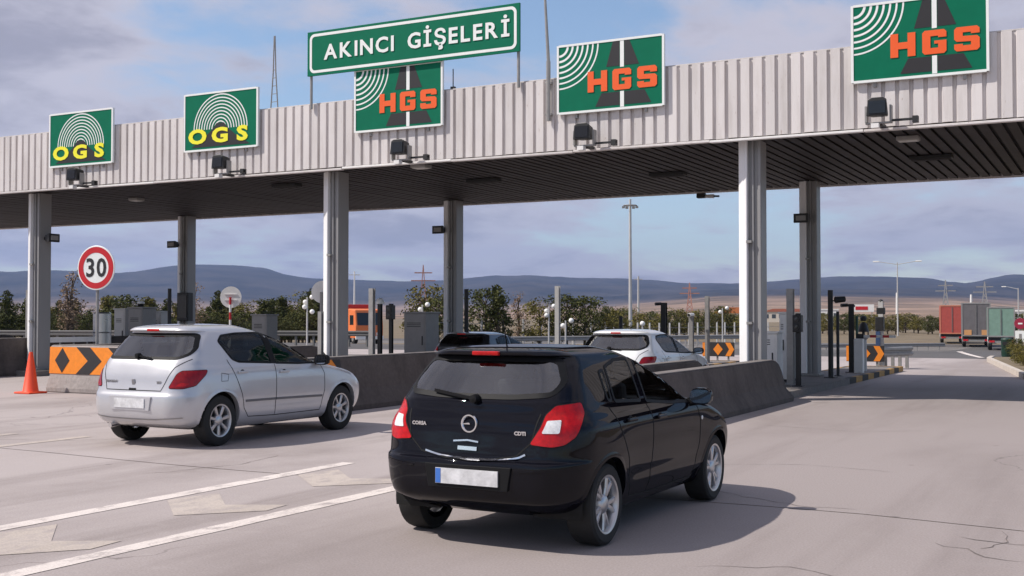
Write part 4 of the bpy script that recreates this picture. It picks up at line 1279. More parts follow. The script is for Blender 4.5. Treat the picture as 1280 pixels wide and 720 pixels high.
b = MB(); b.box(-.14, .14, -.232, -.215, .52, .66); b.build('slot', BLACKM, t)
x, y = spot(1275, 46.5)
t = thing('prohibition_sign', 'small red round sign over a white plate at the right edge', 'sign', (x, y, .1), R(4))
b = MB(); b.tube((0, 0, 0), (0, 0, 1.6), .03); b.build('post', GREYM, t)
b = MB(); b.lathe([(.001, -.05), (.22, -.05), (.22, -.035), (.001, -.035)], 26, 'y', (0, 0, 1.33)); b.build('disc', mat('plum_red', (.30, .02, .05), .4), t)
b = MB(); b.box(-.08, .08, -.058, -.0505, 1.30, 1.36); b.build('bar', SGNW, t)
b = MB(); b.box(-.19, .19, -.05, -.035, .58, 1.04); b.build('plate', SGNW, t)
b = MB(); b.box(-.05, .05, -.056, -.0505, .70, .92); b.build('mark', GREYP, t)

# ------------------------------------------------------------------ trees
def leaf_mat(name, c1, c2):
    m = bpy.data.materials.new(name); m.use_nodes = True
    N, L = m.node_tree.nodes, m.node_tree.links
    p = N['Principled BSDF']; p.inputs['Roughness'].default_value = .8; p.inputs['Specular IOR Level'].default_value = .2
    tc = N.new('ShaderNodeTexCoord'); n = N.new('ShaderNodeTexNoise'); n.inputs['Scale'].default_value = 2.2; n.inputs['Detail'].default_value = 3
    oi = N.new('ShaderNodeObjectInfo'); ad = N.new('ShaderNodeVectorMath'); ad.operation = 'ADD'
    L.new(tc.outputs['Object'], ad.inputs[0]); L.new(oi.outputs['Random'], ad.inputs[1]); L.new(ad.outputs[0], n.inputs['Vector'])
    r = N.new('ShaderNodeValToRGB'); r.color_ramp.elements[0].position = .35; r.color_ramp.elements[1].position = .68
    r.color_ramp.elements[0].color = (*c1, 1); r.color_ramp.elements[1].color = (*c2, 1)
    L.new(n.outputs['Fac'], r.inputs[0]); L.new(r.outputs[0], p.inputs['Base Color'])
    return m
BARK = mat('bark', (.10, .075, .055), .9, var=.3, scale=8)
LV = {'dark': leaf_mat('dark_evergreen', (.040, .050, .015), (.105, .105, .028)), 'olive': leaf_mat('olive_leaves', (.09, .085, .02), (.20, .165, .045)), 'brown': leaf_mat('bare_twigs', (.20, .135, .085), (.34, .24, .16))}
def tree_proto(kind, seed, shape, nleaf, size):
    rnd = random.Random(seed)
    b = MB(); ls = MB()
    # trunk of height 1 unit scale 5 m
    H = 5.0
    b.tube((0, 0, -.15), (.05, .03, 2.2), .13, .09, 7); b.tube((.05, .03, 2.2), (0, 0, 4.3), .09, .025, 6)
    clumps = []
    for k in range(44 if shape != 'poplar' else 30):
        if shape == 'cone':
            z = rnd.uniform(.5, 4.8); rr = 1.25 * (1 - z / 5.2) + .12
        elif shape == 'poplar':
            z = rnd.uniform(.9, 4.9); rr = .55 * (1 - abs(z - 2.4) / 3.4) + .1
        else:
            z = rnd.uniform(1.0, 4.6); rr = 1.7 * math.sqrt(max(.05, 1 - ((z - 2.6) / 2.4) ** 2))
        a = rnd.uniform(0, 6.28); q = rr * math.sqrt(rnd.random())
        c = (q * math.cos(a), q * math.sin(a), z)
        clumps.append((c, rnd.uniform(.28, .62) * (1.25 if shape == 'round' else .8)))
        if k % 2 == 0: b.tube((0, 0, max(.4, z - .9)), c, .045, .012, 5, cap=False)
    for i in range(nleaf):
        c, r = clumps[rnd.randrange(len(clumps))]
        d = Vector((rnd.gauss(0, 1), rnd.gauss(0, 1), rnd.gauss(0, 1))).normalized() * r * rnd.uniform(.3, 1.1) ** .6
        p = Vector(c) + d
        if p.z < .25: p.z = .25 + rnd.random() * .2
        n = Vector((rnd.gauss(0, 1), rnd.gauss(0, 1), rnd.gauss(0, 1))).normalized()
        u = n.orthogonal().normalized(); v = n.cross(u); s = size * rnd.uniform(.6, 1.3)
        ls.add([p - u * s, p + v * s * .55, p + u * s, p - v * s * .55], [(0, 1, 2, 3)])
    return b.mesh('trunk', BARK, True), ls.mesh('crown', LV[kind])
PROTO = {}
for kind in ('dark', 'olive', 'brown'):
    for shape in ('cone', 'round', 'poplar'):
        for sd in (0, 1):
            if (kind == 'brown') != (shape == 'poplar'): continue
            PROTO[(kind, shape, sd)] = tree_proto(kind, 11 * sd + len(PROTO), shape, 2300 if kind != 'brown' else 900, .115 if kind != 'brown' else .075)
def tree(px, d, ytop, kind, shape, label, group, wide=1.0):
    x, y = spot(px, d); g = gz(y)
    ztop = CAMH + (396 - ytop) / 1450 * d
    s = (ztop - g) / 5.0
    t = thing('tree' if s > .5 else 'bush', label, 'tree' if s > .5 else 'bush', (x, y, g), random.uniform(0, 6.28), group)
    t.scale = (s * wide, s * wide, s)
    tm, cm = PROTO[(kind, shape, random.randrange(2))]
    put('trunk', tm, t); put('crown', cm, t)
random.seed(21)
G1, L1 = 'trees in the belt on the left', 'green tree in the belt behind the left toll islands'
for px in range(-70, 425, 12):
    d = random.uniform(108, 150)
    tree(px + random.uniform(-5, 5), d, random.uniform(366, 392), random.choice(('dark', 'dark', 'olive')), random.choice(('cone', 'round')), L1, G1, random.uniform(1.0, 1.5))
for px, yt in ((8, 363), (38, 368), (272, 364), (330, 372), (352, 368), (393, 361), (400, 366)):
    tree(px, 105, yt, 'dark', 'round' if px % 2 else 'cone', L1, G1, 1.1)
for i, (px, yt, lab) in enumerate(((90, 336, 'tall bare brown poplar right of the leftmost front column'), (84, 352, 'shorter bare brown poplar beside the tall one'), (243, 352, 'bare brown poplar right of the leftmost rear column'), (237, 362, 'slender bare poplar just behind the leftmost rear column'), (648, 366, 'bare pale poplar left of the pale square post'))):
    tree(px, 100, yt, 'brown', 'poplar', lab, 'bare poplars', 1.3)
for px, yt, k, s, lab in ((536, 354, 'olive', 'round', 'yellowish green tree below the pinkish pylon'), (548, 366, 'dark', 'round', 'dark tree just left of the middle rear column'), (607, 360, 'dark', 'round', 'rounded dark tree right of the middle rear column'), (622, 357, 'dark', 'cone', 'pointed conifer right of the middle rear column'), (674, 374, 'olive', 'round', 'low olive tree left of the bushy dark pair'), (708, 367, 'dark', 'round', 'left one of the two big bushy dark trees behind the white car'), (731, 370, 'dark', 'round', 'right one of the two big bushy dark trees behind the white car'), (768, 385, 'olive', 'round', 'small olive tree left of the tallest mast')):
    tree(px, 96 if px != 536 else 110, yt, k, s, lab, None, 1.25)
for px in range(-60, 420, 9):
    tree(px + random.uniform(-4, 4), random.uniform(100, 112), random.uniform(388, 401), 'dark', 'round', L1, G1, random.uniform(1.2, 1.9))
G2, L2 = 'bushes along the far fence', 'dark green bush in the row behind the far fence'
for px in range(748, 945, 9):
    tree(px + random.uniform(-3, 3), random.uniform(150, 175), random.uniform(382, 391), random.choice(('dark', 'olive')), 'round', L2, G2, random.uniform(1.0, 1.5))
G3, L3 = 'trees in the hedge on the right', 'dark green tree in the hedge left of the trucks'
for px in range(1022, 1330, 8):
    tree(px + random.uniform(-3, 3), random.uniform(185, 215), random.uniform(389, 396), random.choice(('dark', 'dark', 'olive')), 'round', L3, G3, random.uniform(1.1, 1.6))
G4, L4 = 'shrubs on the right verge', 'low green shrub on the kerbed verge at the right edge'
for x, y, s in ((-2.6, 38.6, .10), (-2.9, 41.0, .12), (-3.2, 43.0, .13), (-3.4, 45.2, .15), (-2.4, 44, .18), (-1.6, 40, .16), (-1.2, 43, .2)):
    t = thing('bush', L4, 'bush', (x, y, .11), random.uniform(0, 6), G4); t.scale = (s * 1.5, s * 1.5, s * 1.1)
    tm, cm = PROTO[('olive' if s < .14 else 'dark', 'round', 0)]; put('trunk', tm, t); put('crown', cm, t)
# ------------------------------------------------------------------ cars
def paint(name, col, metal, rough, spec=.5, coat=1.0):
    m = mat(name, col, rough, metal=metal, var=.05, scale=1.5, coat=coat, spec=spec)
    m.node_tree.nodes['Principled BSDF'].inputs['Coat Roughness'].default_value = .02
    return m
def glass_mat(name, tint, refl, ior=1.5):
    m = bpy.data.materials.new(name); m.use_nodes = True
    N, L = m.node_tree.nodes, m.node_tree.links
    out = N['Material Output']; N.remove(N['Principled BSDF'])
    tr = N.new('ShaderNodeBsdfTransparent'); tr.inputs[0].default_value = (*tint, 1)
    gl = N.new('ShaderNodeBsdfGlossy'); gl.inputs['Roughness'].default_value = .006
    fr = N.new('ShaderNodeFresnel'); fr.inputs['IOR'].default_value = ior
    ad = N.new('ShaderNodeMath'); ad.operation = 'MULTIPLY_ADD'; ad.inputs[1].default_value = 1.0; ad.inputs[2].default_value = refl; ad.use_clamp = True
    L.new(fr.outputs[0], ad.inputs[0])
    mx = N.new('ShaderNodeMixShader'); L.new(ad.outputs[0], mx.inputs[0]); L.new(tr.outputs[0], mx.inputs[1]); L.new(gl.outputs[0], mx.inputs[2])
    L.new(mx.outputs[0], out.inputs[0])
    return m
GLASS = glass_mat('car_glass', (.80, .85, .85), .02, 1.3)
GLASSR = glass_mat('rear_glass', (.46, .50, .52), .17)
TRIM = mat('black_trim', (.010, .010, .011), .55, var=0, spec=.15)
DARKIN = mat('dark_interior', (.022, .022, .024), .8, var=.2)
SEATM = mat('seat_fabric', (.045, .045, .05), .9, var=.2)
CHROME = mat('chrome', (.75, .75, .76), .16, metal=1.0, var=0)
RIMM = mat('alloy_rim', (.52, .52, .53), .32, metal=.85, var=.05)
BRAKE = mat('brake_disc', (.06, .06, .06), .6, var=.2)
REDL = mat('red_lens', (.46, .004, .006), .2, var=.35, scale=26, coat=.25, spec=.3)
REDD = mat('dark_red_lens', (.26, .004, .008), .2, var=.35, scale=22, coat=.25, spec=.3)
CLRL = mat('clear_lens', (.72, .72, .72), .12, var=.25, scale=30, coat=.6)
PLATE = mat('number_plate', (.62, .62, .63), .4, var=.34, scale=11)
PBLUE = mat('plate_blue', (.05, .17, .55), .4, var=.05)
SEAM = mat('panel_gap', (.006, .006, .006), .9, var=0)

def pchip(ts, ys, t):
    n = len(ts)
    h = [ts[i + 1] - ts[i] for i in range(n - 1)]; dl = [(ys[i + 1] - ys[i]) / h[i] for i in range(n - 1)]
    m = [dl[0]] + [0 if dl[i - 1] * dl[i] <= 0 else 2 * dl[i - 1] * dl[i] / (dl[i - 1] + dl[i]) for i in range(1, n - 1)] + [dl[-1]]
    i = 0
    while i < n - 2 and t > ts[i + 1]: i += 1
    s = (t - ts[i]) / h[i]
    return ys[i] * (1 + 2 * s) * (1 - s) ** 2 + h[i] * m[i] * s * (1 - s) ** 2 + ys[i + 1] * s * s * (3 - 2 * s) + h[i] * m[i + 1] * s * s * (s - 1)
def chaikin(p, n=2, closed=True):
    for _ in range(n):
        q = []
        for i in range(len(p)):
            a, b = p[i], p[(i + 1) % len(p)]
            q += [(a[0] * .75 + b[0] * .25, a[1] * .75 + b[1] * .25), (a[0] * .25 + b[0] * .75, a[1] * .25 + b[1] * .75)]
        p = q
    return p
def roundc(p, r, n=4):
    """round the corners of a polygon with about radius r"""
    q = []
    for i in range(len(p)):
        a, b, c = Vector(p[i - 1]), Vector(p[i]), Vector(p[(i + 1) % len(p)])
        u = (a - b); v = (c - b); k = min(r, u.length * .45, v.length * .45)
        s, e = b + u.normalized() * k, b + v.normalized() * k
        for j in range(n + 1):
            t = j / n; x = s * (1 - t) ** 2 + b * 2 * t * (1 - t) + e * t * t; q.append((x.x, x.y))
    return q
def inside(p, poly):
    x, y = p; r = False; j = len(poly) - 1
    for i in range(len(poly)):
        a, b = poly[i], poly[j]
        if (a[1] > y) != (b[1] > y) and x < (b[0] - a[0]) * (y - a[1]) / (b[1] - a[1]) + a[0]: r = not r
        j = i
    return r
def dense(poly, st):
    q = []
    for i in range(len(poly)):
        a, b = poly[i], poly[(i + 1) % len(poly)]
        n = max(1, int(math.hypot(b[0] - a[0], b[1] - a[1]) / st))
        q += [(a[0] + (b[0] - a[0]) * k / n, a[1] + (b[1] - a[1]) * k / n) for k in range(n)]
    return q
def inset(poly, d):
    """move every vertex of a polygon inwards by d"""
    n = len(poly); A = sum(poly[i][0] * poly[(i + 1) % n][1] - poly[(i + 1) % n][0] * poly[i][1] for i in range(n)); sg = 1 if A > 0 else -1
    q = []
    for i in range(n):
        a, b, c = poly[i - 1], poly[i], poly[(i + 1) % n]
        t = Vector((c[0] - a[0], c[1] - a[1])).normalized()
        q.append((b[0] - t.y * d * sg, b[1] + t.x * d * sg))
    return q

class Shell:
    """smooth hatchback shell lofted from horizontal rings"""
    def __init__(s, keys, wb, arch, nlev=6):
        s.wb = wb; s.arch = arch
        ts = list(range(len(keys))); cols = list(zip(*keys))
        n = (len(keys) - 1) * nlev
        s.v = []; s.rows = n + 1; s.cols = 0
        for k in range(n + 1):
            t = k / nlev
            z, yr, yf, w = [pchip(ts, c, t) for c in cols]
            ring = s.ring(z, yr, yf, w)
            s.cols = len(ring); s.v += ring
        s.f = []
        for k in range(n):
            for i in range(s.cols):
                j = (i + 1) % s.cols
                s.f.append((k * s.cols + i, k * s.cols + j, (k + 1) * s.cols + j, (k + 1) * s.cols + i))
        s.f.append(tuple(range(s.cols - 1, -1, -1)))
        s.f.append(tuple((s.rows - 1) * s.cols + i for i in range(s.cols)))
        me = bpy.data.meshes.new('tmp'); me.from_pydata(s.v, [], s.f)
        bm = bmesh.new(); bm.from_mesh(me); bmesh.ops.recalc_face_normals(bm, faces=bm.faces); bm.to_mesh(me); bm.free()
        s.f = [tuple(p.vertices) for p in me.polygons]
        s.n = [tuple(x.vector) for x in me.vertex_normals]
        bpy.data.meshes.remove(me)
        s.bvh = BVHTree.FromPolygons(s.v, s.f)
    def ring(s, z, yr, yf, w):
        up = min(1, max(0, (z - .95) / .25))
        ar = min(.31 - .06 * up, .6 * w); br = min(.36 - .10 * up, .25 * (yf - yr))
        af = min(.40, .7 * w); bf = min(.42 - .05 * up, .28 * (yf - yr))
        bowr = .055 + .03 * up; bowf = .13 + .06 * up
        if yf - yr < 1.2: bowr *= .4; bowf *= .4
        pts = []
        for i in range(12):
            x = (w - ar) * i / 12; pts.append((x, yr + bowr * (x / w) ** 2))
        yc = yr + bowr * ((w - ar) / w) ** 2
        for i in range(12):
            a = math.pi / 2 * i / 11; pts.append((w - ar + ar * math.sin(a), yc + br * (1 - math.cos(a))))
        y0 = yc + br; yfc = yf - bowf * ((w - af) / w) ** 2; y1 = yfc - bf
        m = 64
        for i in range(1, m): pts.append((w, y0 + (y1 - y0) * i / m))
        for i in range(12):
            a = math.pi / 2 * i / 11; pts.append((w - af + af * math.cos(a), y1 + bf * math.sin(a)))
        for i in range(11, -1, -1):
            x = (w - af) * i / 12; pts.append((x, yf - bowf * (x / w) ** 2))
        def shape(p):
            x, y = p
            k = 1 - .055 * max(0, (.15 - y) / .8) ** 2 - .08 * max(0, (y - 2.45) / .9) ** 2
            x2 = x * k
            for yw in (0, s.wb):
                x2 += .022 * math.exp(-((y - yw) / .40) ** 2) * math.exp(-((z - .58) / .2) ** 2) * max(0, min(1, (x - .55) / .2))
            # waist crease
            if .25 < x: x2 -= .007 * math.exp(-((z - .47) / .05) ** 2) * max(0, min(1, (x - .7) / .1)) * max(0, min(1, (y - .35) / .15)) * max(0, min(1, (s.wb - .35 - y) / .15))
            return x2, y
        r = [shape(p) for p in pts]
        full = [(x, y, z) for x, y in r] + [(-x, y, z) for x, y in reversed(r[1:-1])]
        return full
    def cast(s, view, a, b):
        if view == 'right': o, d = Vector((3, a, b)), Vector((-1, 0, 0))
        elif view == 'left': o, d = Vector((-3, a, b)), Vector((1, 0, 0))
        elif view == 'rear': o, d = Vector((a, -4, b)), Vector((0, 1, 0))
        elif view == 'front': o, d = Vector((a, 8, b)), Vector((0, -1, 0))
        elif view == 'top': o, d = Vector((a, b, 4)), Vector((0, 0, -1))
        else:                                   # ('diag', side): 45 degrees from behind
            sg = view[1]; e = Vector((.7071 * sg, .7071, 0)); n = Vector((.7071 * sg, -.7071, 0))
            o = e * a + n * 4 + Vector((0, 0, b)); d = -n
        h = s.bvh.ray_cast(o, d)
        if h[0] is None: return None, None
        nn = h[1] if h[1].dot(d) < 0 else -h[1]
        return h[0], nn
    def patch(s, poly, view, off=.004, step=.04, hole=None, depth=.012):
        """sheet that hugs the shell inside poly, with a turned-in edge"""
        pl = dense(poly, step * .6); pts = list(pl); n0 = len(pl)
        loops = [list(range(n0))]
        if hole:
            hl = dense(hole, step * .6); loops.append(list(range(len(pts), len(pts) + len(hl)))); pts += hl
        xs = [p[0] for p in poly]; ys = [p[1] for p in poly]
        x = min(xs) + step * .5
        while x < max(xs):
            y = min(ys) + step * .5
            while y < max(ys):
                if inside((x, y), poly) and not (hole and inside((x, y), hole)): pts.append((x, y))
                y += step
            x += step
        edges = [(l[i], l[(i + 1) % len(l)]) for l in loops for i in range(len(l))]
        vo, eo, fo, _, _, _ = delaunay_2d_cdt([Vector(p) for p in pts], edges, [], 0, 1e-6)
        P = []; ok = []
        for p in vo:
            h, nn = s.cast(view, p.x, p.y)
            ok.append(h is not None); P.append((h + nn * off) if h is not None else Vector((0, 0, 0)))
        b = MB(); fs = []
        for f in fo:
            c = (sum(vo[i].x for i in f) / len(f), sum(vo[i].y for i in f) / len(f))
            if all(ok[i] for i in f) and inside(c, poly) and not (hole and inside(c, hole)): fs.append(tuple(f))
        b.add(P, fs)
        ec = {}
        for f in fs:
            for i in range(len(f)):
                e = (f[i], f[(i + 1) % len(f)]); k = (min(e), max(e)); ec.setdefault(k, []).append(e)
        low = {}
        for k, l in ec.items():
            if len(l) == 1:
                i, j = l[0]
                for q in (i, j):
                    if q not in low:
                        h, nn = s.cast(view, vo[q].x, vo[q].y); low[q] = len(b.v); b.v.append(tuple(h - nn * depth))
                b.f.append((i, low[i], low[j], j))
        return b
    def seam(s, line, view, w=.008, off=.0018, step=.02, closed=False):
        pts = []
        m = len(line) if closed else len(line) - 1
        for i in range(m):
            a, b = line[i], line[(i + 1) % len(line)]
            n = max(1, int(math.hypot(b[0] - a[0], b[1] - a[1]) / step))
            pts += [(a[0] + (b[0] - a[0]) * k / n, a[1] + (b[1] - a[1]) * k / n) for k in range(n)]
        pts.append(line[0] if closed else line[-1])
        b = MB(); prev = None
        for i, p in enumerate(pts):
            q0 = pts[max(0, i - 1)]; q1 = pts[min(len(pts) - 1, i + 1)]
            t = Vector((q1[0] - q0[0], q1[1] - q0[1])).normalized()
            pr = []
            for sg in (-1, 1):
                h, nn = s.cast(view, p[0] - t.y * w / 2 * sg, p[1] + t.x * w / 2 * sg)
                if h is None: pr = None; break
                pr.append(h + nn * off)
            if pr and prev and (pr[0] - prev[0]).length < .12: b.add([prev[0], prev[1], pr[1], pr[0]], [(0, 1, 2, 3)])
            prev = pr
        return b

def make_car(spec, label, name, loc, heading, scale, pm, detail=True):
    t = thing(name, label, 'car', loc, R(-heading)); t.scale = scale
    S = spec['shell'](); wb = S.wb; ra = S.arch; rw = spec['rw']
    # which piece does each face of the shell belong to
    wins_side = [roundc(p, .03) for p in spec['side_windows']]
    rear_w = roundc(spec['rear_window'], .06); front_w = roundc(spec['windscreen'], .05)
    grp = {}
    for f in S.f:
        c = Vector((0, 0, 0))
        for i in f: c += Vector(S.v[i])
        c /= len(f)
        if len(f) > 4: key = 'body'
        else:
            key = 'body'
            side = abs(c.x) > .5
            if side and any(math.hypot(c.y - yw, c.z - rw) < ra for yw in (0, wb)): continue
            if side and any(inside((c.y, c.z), inset(w, .012)) for w in wins_side): continue
            if c.y < .3 and c.z > .95 and inside((c.x, c.z), inset(rear_w, .012)): continue
            if c.y > 1.0 and c.z > .95 and inside((c.x, c.z), inset(front_w, .012)): continue
            if c.y < spec['bump_y'] and c.z < spec['bump_z'] and c.y < 1: key = 'rear_bumper'
            elif c.y < .1 and inside((c.x, c.z), spec['tailgate']) and c.y < spec['gate_y']: key = 'tailgate'
            elif side and inside((c.y, c.z), spec['doors'][0]): key = ('door', 0, 1 if c.x > 0 else -1)
            elif side and inside((c.y, c.z), spec['doors'][1]): key = ('door', 1, 1 if c.x > 0 else -1)
            elif c.y > wb - .25 and c.z > spec['hood_z'] and c.z < .99 and abs(c.x) < .68: key = 'bonnet'
        grp.setdefault(key, []).append(f)
    parts = {}
    for key, fs in grp.items():
        used = sorted({i for f in fs for i in f}); mp = {u: k for k, u in enumerate(used)}
        me = bpy.data.meshes.new('panel'); me.from_pydata([S.v[i] for i in used], [], [tuple(mp[i] for i in f) for f in fs])
        me.materials.append(pm); me.polygons.foreach_set('use_smooth', [True] * len(fs))
        me.normals_split_custom_set_from_vertices([S.n[i] for i in used])
        nm = key if isinstance(key, str) else 'door'
        me.name = nm
        parts[key] = put(nm, me, t)
    def add(b, nm, m, par=t, smooth=True, ang=40, bevel=0): return b.build(nm, m, par, smooth=smooth, angle=ang, bevel=bevel)
    # glazing: glass sheet with a black surround
    for sg, view in ((1, 'right'), (-1, 'left')):
        for k, w in enumerate(wins_side):
            par = parts.get(('door', spec['win_door'][k], sg), t)
            add(S.patch(inset(w, .014), view, .002, .06, depth=.004), 'window', GLASS, par)
            add(S.patch(inset(w, -.005), view, .0035, .05, hole=inset(w, .02)), 'window_trim', TRIM, par)
        bp = spec.get('pillar')
        if bp: add(S.patch(bp, view, .005, .05), 'pillar_cover', TRIM, t)
    gate = parts.get('tailgate', t)
    add(S.patch(inset(rear_w, .012), 'rear', .002, .06, depth=.004), 'rear_window', GLASSR, gate)
    add(S.patch(inset(rear_w, -.006), 'rear', .004, .05, hole=inset(rear_w, .03)), 'window_trim', TRIM, gate)
    add(S.patch(inset(front_w, .012), 'front', .002, .08, depth=.004), 'windscreen', GLASS, t)
    add(S.patch(inset(front_w, -.012), 'front', .006, .06, hole=inset(front_w, .03)), 'windscreen_trim', TRIM, t)
    # wheel arches
    for yw in (0, wb):
        for sg, view in ((1, 'right'), (-1, 'left')):
            out = [(yw + (ra + .028) * math.cos(R(a)), rw + (ra + .028) * math.sin(R(a))) for a in range(-22, 203, 5)]
            inn = [(yw + (ra - .02) * math.cos(R(a)), rw + (ra - .02) * math.sin(R(a))) for a in range(202, -23, -5)]
            b = MB(); vs = []; fs = []; k = 0
            for a in range(-20, 201, 4):
                row = []
                for rr, off in ((ra + .03, -.001), (ra + .012, .004), (ra - .012, .005), (ra - .014, -.06)):
                    h, nn = S.cast(view, yw + (ra + .0) * math.cos(R(a)), max(.215, rw + ra * math.sin(R(a))))
                    y_, z_ = yw + rr * math.cos(R(a)), max(.21, rw + rr * math.sin(R(a)))
                    h2, n2 = S.cast(view, y_, z_)
                    hh = h2 if h2 is not None else h
                    if hh is None: row = None; break
                    row.append((hh.x + sg * off, y_, z_))
                if row is None: continue
                vs += row
                if k:
                    q = 4 * k
                    for j in range(3): fs.append((q - 4 + j, q - 3 + j, q + 1 + j, q + j))
                k += 1
            b.add(vs, fs); add(b, 'wheel_arch', pm if spec.get('arch_paint', True) else TRIM, t)
            b = MB(); vs = []; fs = []
            for i, a in enumerate(range(-12, 193, 6)):
                for x_ in (.40, .80): vs.append((sg * x_, yw + ra * math.cos(R(a)), rw + ra * math.sin(R(a))))
                vs.append((sg * .40, yw, rw))
                if i: q = 3 * i; fs += [(q - 3, q - 2, q + 1, q), (q - 3, q, q + 2)]
            b.add(vs, fs); add(b, 'wheel_well', SEAM, t, False)
    # underside, cabin
    b = MB(); b.box(-.62, .62, -.12, wb + .5, .21, .42); add(b, 'underbody', SEAM, t, False)
    b = MB(); b.box(-.70, .70, .55, wb - .85, .42, .5); b.box(-.66, .66, -.28, .30, .45, spec['belt'] - .12); b.box(-.70, .70, wb - .80, wb - .42, .45, spec['belt'] - .02); add(b, 'cabin_tub', DARKIN, t, False)
    for sx in (-.37, .37):
        b = MB(); b.box(sx - .24, sx + .24, 1.0, 1.5, .42, .60)
        b.prism([(1.0, .55), (1.14, .55), (1.0, 1.16), (.88, 1.16)], lambda p: (sx - .22, p[0], p[1]), lambda p: (sx + .22, p[0], p[1]))
        o = add(b, 'seat', SEATM, t, False, bevel=.04)
        b = MB(); b.box(sx - .13, sx + .13, .86, .95, 1.19, 1.36); add(b, 'headrest', SEATM, o, False, bevel=.03)
    b = MB(); b.prism([(.30, .50), (.52, .50), (.36, 1.08), (.24, 1.08)], lambda p: (-.58, p[0], p[1]), lambda p: (.58, p[0], p[1])); o = add(b, 'rear_seat', SEATM, t, False, bevel=.04)
    for sx in (-.4, .4):
        b = MB(); b.box(sx - .12, sx + .12, .24, .32, 1.09, 1.23); add(b, 'headrest', SEATM, o, False, bevel=.03)
    b = MB(); b.lathe([(.165, -.012), (.185, 0), (.165, .012), (.15, 0)], 18, 'y', (-.37, 1.72, .98), True); add(b, 'steering_wheel', TRIM, t)
    # lights
    for sg in (1, -1):
        add(S.patch(inset(roundc(spec['tail_light'], .024), -.007), ('diag', sg), .004, .03), 'lamp_seal', SEAM, t)
        o = add(S.patch(roundc(spec['tail_light'], .022), ('diag', sg), .008, .03, depth=.02), 'tail_light', spec['lens'], t)
        if spec.get('tail_clear'): add(S.patch(roundc(spec['tail_clear'], .012), ('diag', sg), .012, .03), 'clear_lens', CLRL, o)
        if spec.get('tail_extra'): add(S.patch(roundc(spec['tail_extra'], .015), ('diag', sg), .012, .03), 'lower_lens', REDL, o)
        hp = [(a * sg, z) for a, z in spec['headlight']]
        add(S.patch(chaikin(hp, 2), 'front', .008, .04), 'headlight', CLRL, t)
    y, z, w = spec['brake_light']
    b = MB(); b.box(-w, w, y - .03, y + .10, z - .016, z + .016); add(b, 'brake_light', REDL, t, False, bevel=.008)
    # seams
    low = [p for p in spec['tailgate'] if p[1] < 1.10]; k0 = max(i for i, p in enumerate(low) if p[0] > 0) + 1
    add(S.seam(low[k0:] + low[:k0], 'rear', .010), 'panel_gap', SEAM, gate, False)
    for sg, view in ((1, 'right'), (-1, 'left')):
        for k, d in enumerate(spec['door_lines']): add(S.seam(d, view, .010), 'panel_gap', SEAM, parts.get(('door', min(k, 1), sg), t), False)
        for k, (y, z) in enumerate(spec['handles']):
            h, nn = S.cast(view, y, z)
            b = MB(); b.box(h.x - .004, h.x + sg * .032, y - .095, y + .095, z - .016, z + .016); add(b, 'handle', pm if not spec.get('handle_trim') else TRIM, parts.get(('door', k, sg), t), False, bevel=.012)
            b = MB(); b.lathe([(.001, .0025 * sg), (.045, .002 * sg), (.05, -.004 * sg)], 14, 'x', (h.x, y + .01, z - .018)); add(b, 'handle_shade', TRIM, parts.get(('door', k, sg), t))  # dark disc painted in as the shade under the door handle
        if spec.get('rub'):
            for k, (y0, y1, z0, z1) in enumerate(spec['rub']):
                add(S.patch([(y0, z0), (y1, z1), (y1, z1 + .028), (y0, z0 + .028)], view, .009, .05), 'rub_strip', spec['rub_mat'], parts.get(('door', k, sg), t), True)
        # mirror
        y, z = spec['mirror']; x0 = spec['mirror_x'] * sg
        b = MB(); n = 10
        vs = []; fs = []
        for i in range(7):
            u = math.pi * i / 6
            for j in range(14):
                v = 2 * math.pi * j / 14
                cx = math.copysign(abs(math.cos(v)) ** .7, math.cos(v)) * (.115 if spec['name'] == 'b' else .095); cz = math.copysign(abs(math.sin(v)) ** .7, math.sin(v)) * .075
                q = math.sin(u) ** .6 if 0 < i < 6 else .02
                yy = -.045 if i > 3 else .085 * math.cos(u)
                if i == 4: q = .97
                if i == 5: q = .6
                vs.append((x0 + sg * .03 + cx * q, y + yy, z + cz * q - cx * sg * .0))
        for i in range(6):
            for j in range(14): fs.append((i * 14 + j, i * 14 + (j + 1) % 14, (i + 1) * 14 + (j + 1) % 14, (i + 1) * 14 + j))
        b.add(vs, fs); o = add(b, 'mirror', spec.get('mirror_mat', pm), t)
        b = MB(); vs = [(x0 + sg * .03 + math.copysign(abs(math.cos(R(20 * j))) ** .7, math.cos(R(20 * j))) * .098, y - .048, z + math.copysign(abs(math.sin(R(20 * j))) ** .7, math.sin(R(20 * j))) * .06) for j in range(18)]
        b.add(vs, [tuple(range(18))]); add(b, 'mirror_glass', mat('mirror_glass', (.6, .64, .68), .05, metal=1, var=0), o, False)
        b = MB(); h, nn = S.cast(view, y, z - .03); b.bar((h.x - sg * .02, y + .02, z - .06), (x0 - sg * .06, y + .01, z - .035), .06, .05); add(b, 'mirror_arm', TRIM, o, False)
    # rear furniture
    px_, pz, py = spec['plate']
    h, nn = S.cast('rear', px_, pz); y = h.y
    b = MB(); b.prism([(px_ - .33, pz - .085), (px_ + .33, pz - .085), (px_ + .36, pz + .085), (px_ - .36, pz + .085)], lambda p: (p[0], y - .006, p[1]), lambda p: (p[0], y + .05, p[1])); rec = add(b, 'plate_recess', TRIM if spec.get('dark_recess', True) else pm, parts.get(spec['plate_on'], t), False, bevel=.004)
    b = MB(); b.box(px_ - .26, px_ + .26, y - .018, y - .007, pz - .056, pz + .056); o = add(b, 'number_plate', PLATE, parts.get(spec['plate_on'], t), False)
    if spec.get('plate_strip'):
        b = MB(); b.box(px_ - .258, px_ - .215, y - .020, y - .0185, pz - .053, pz + .053); add(b, 'blue_band', PBLUE, rec, False)
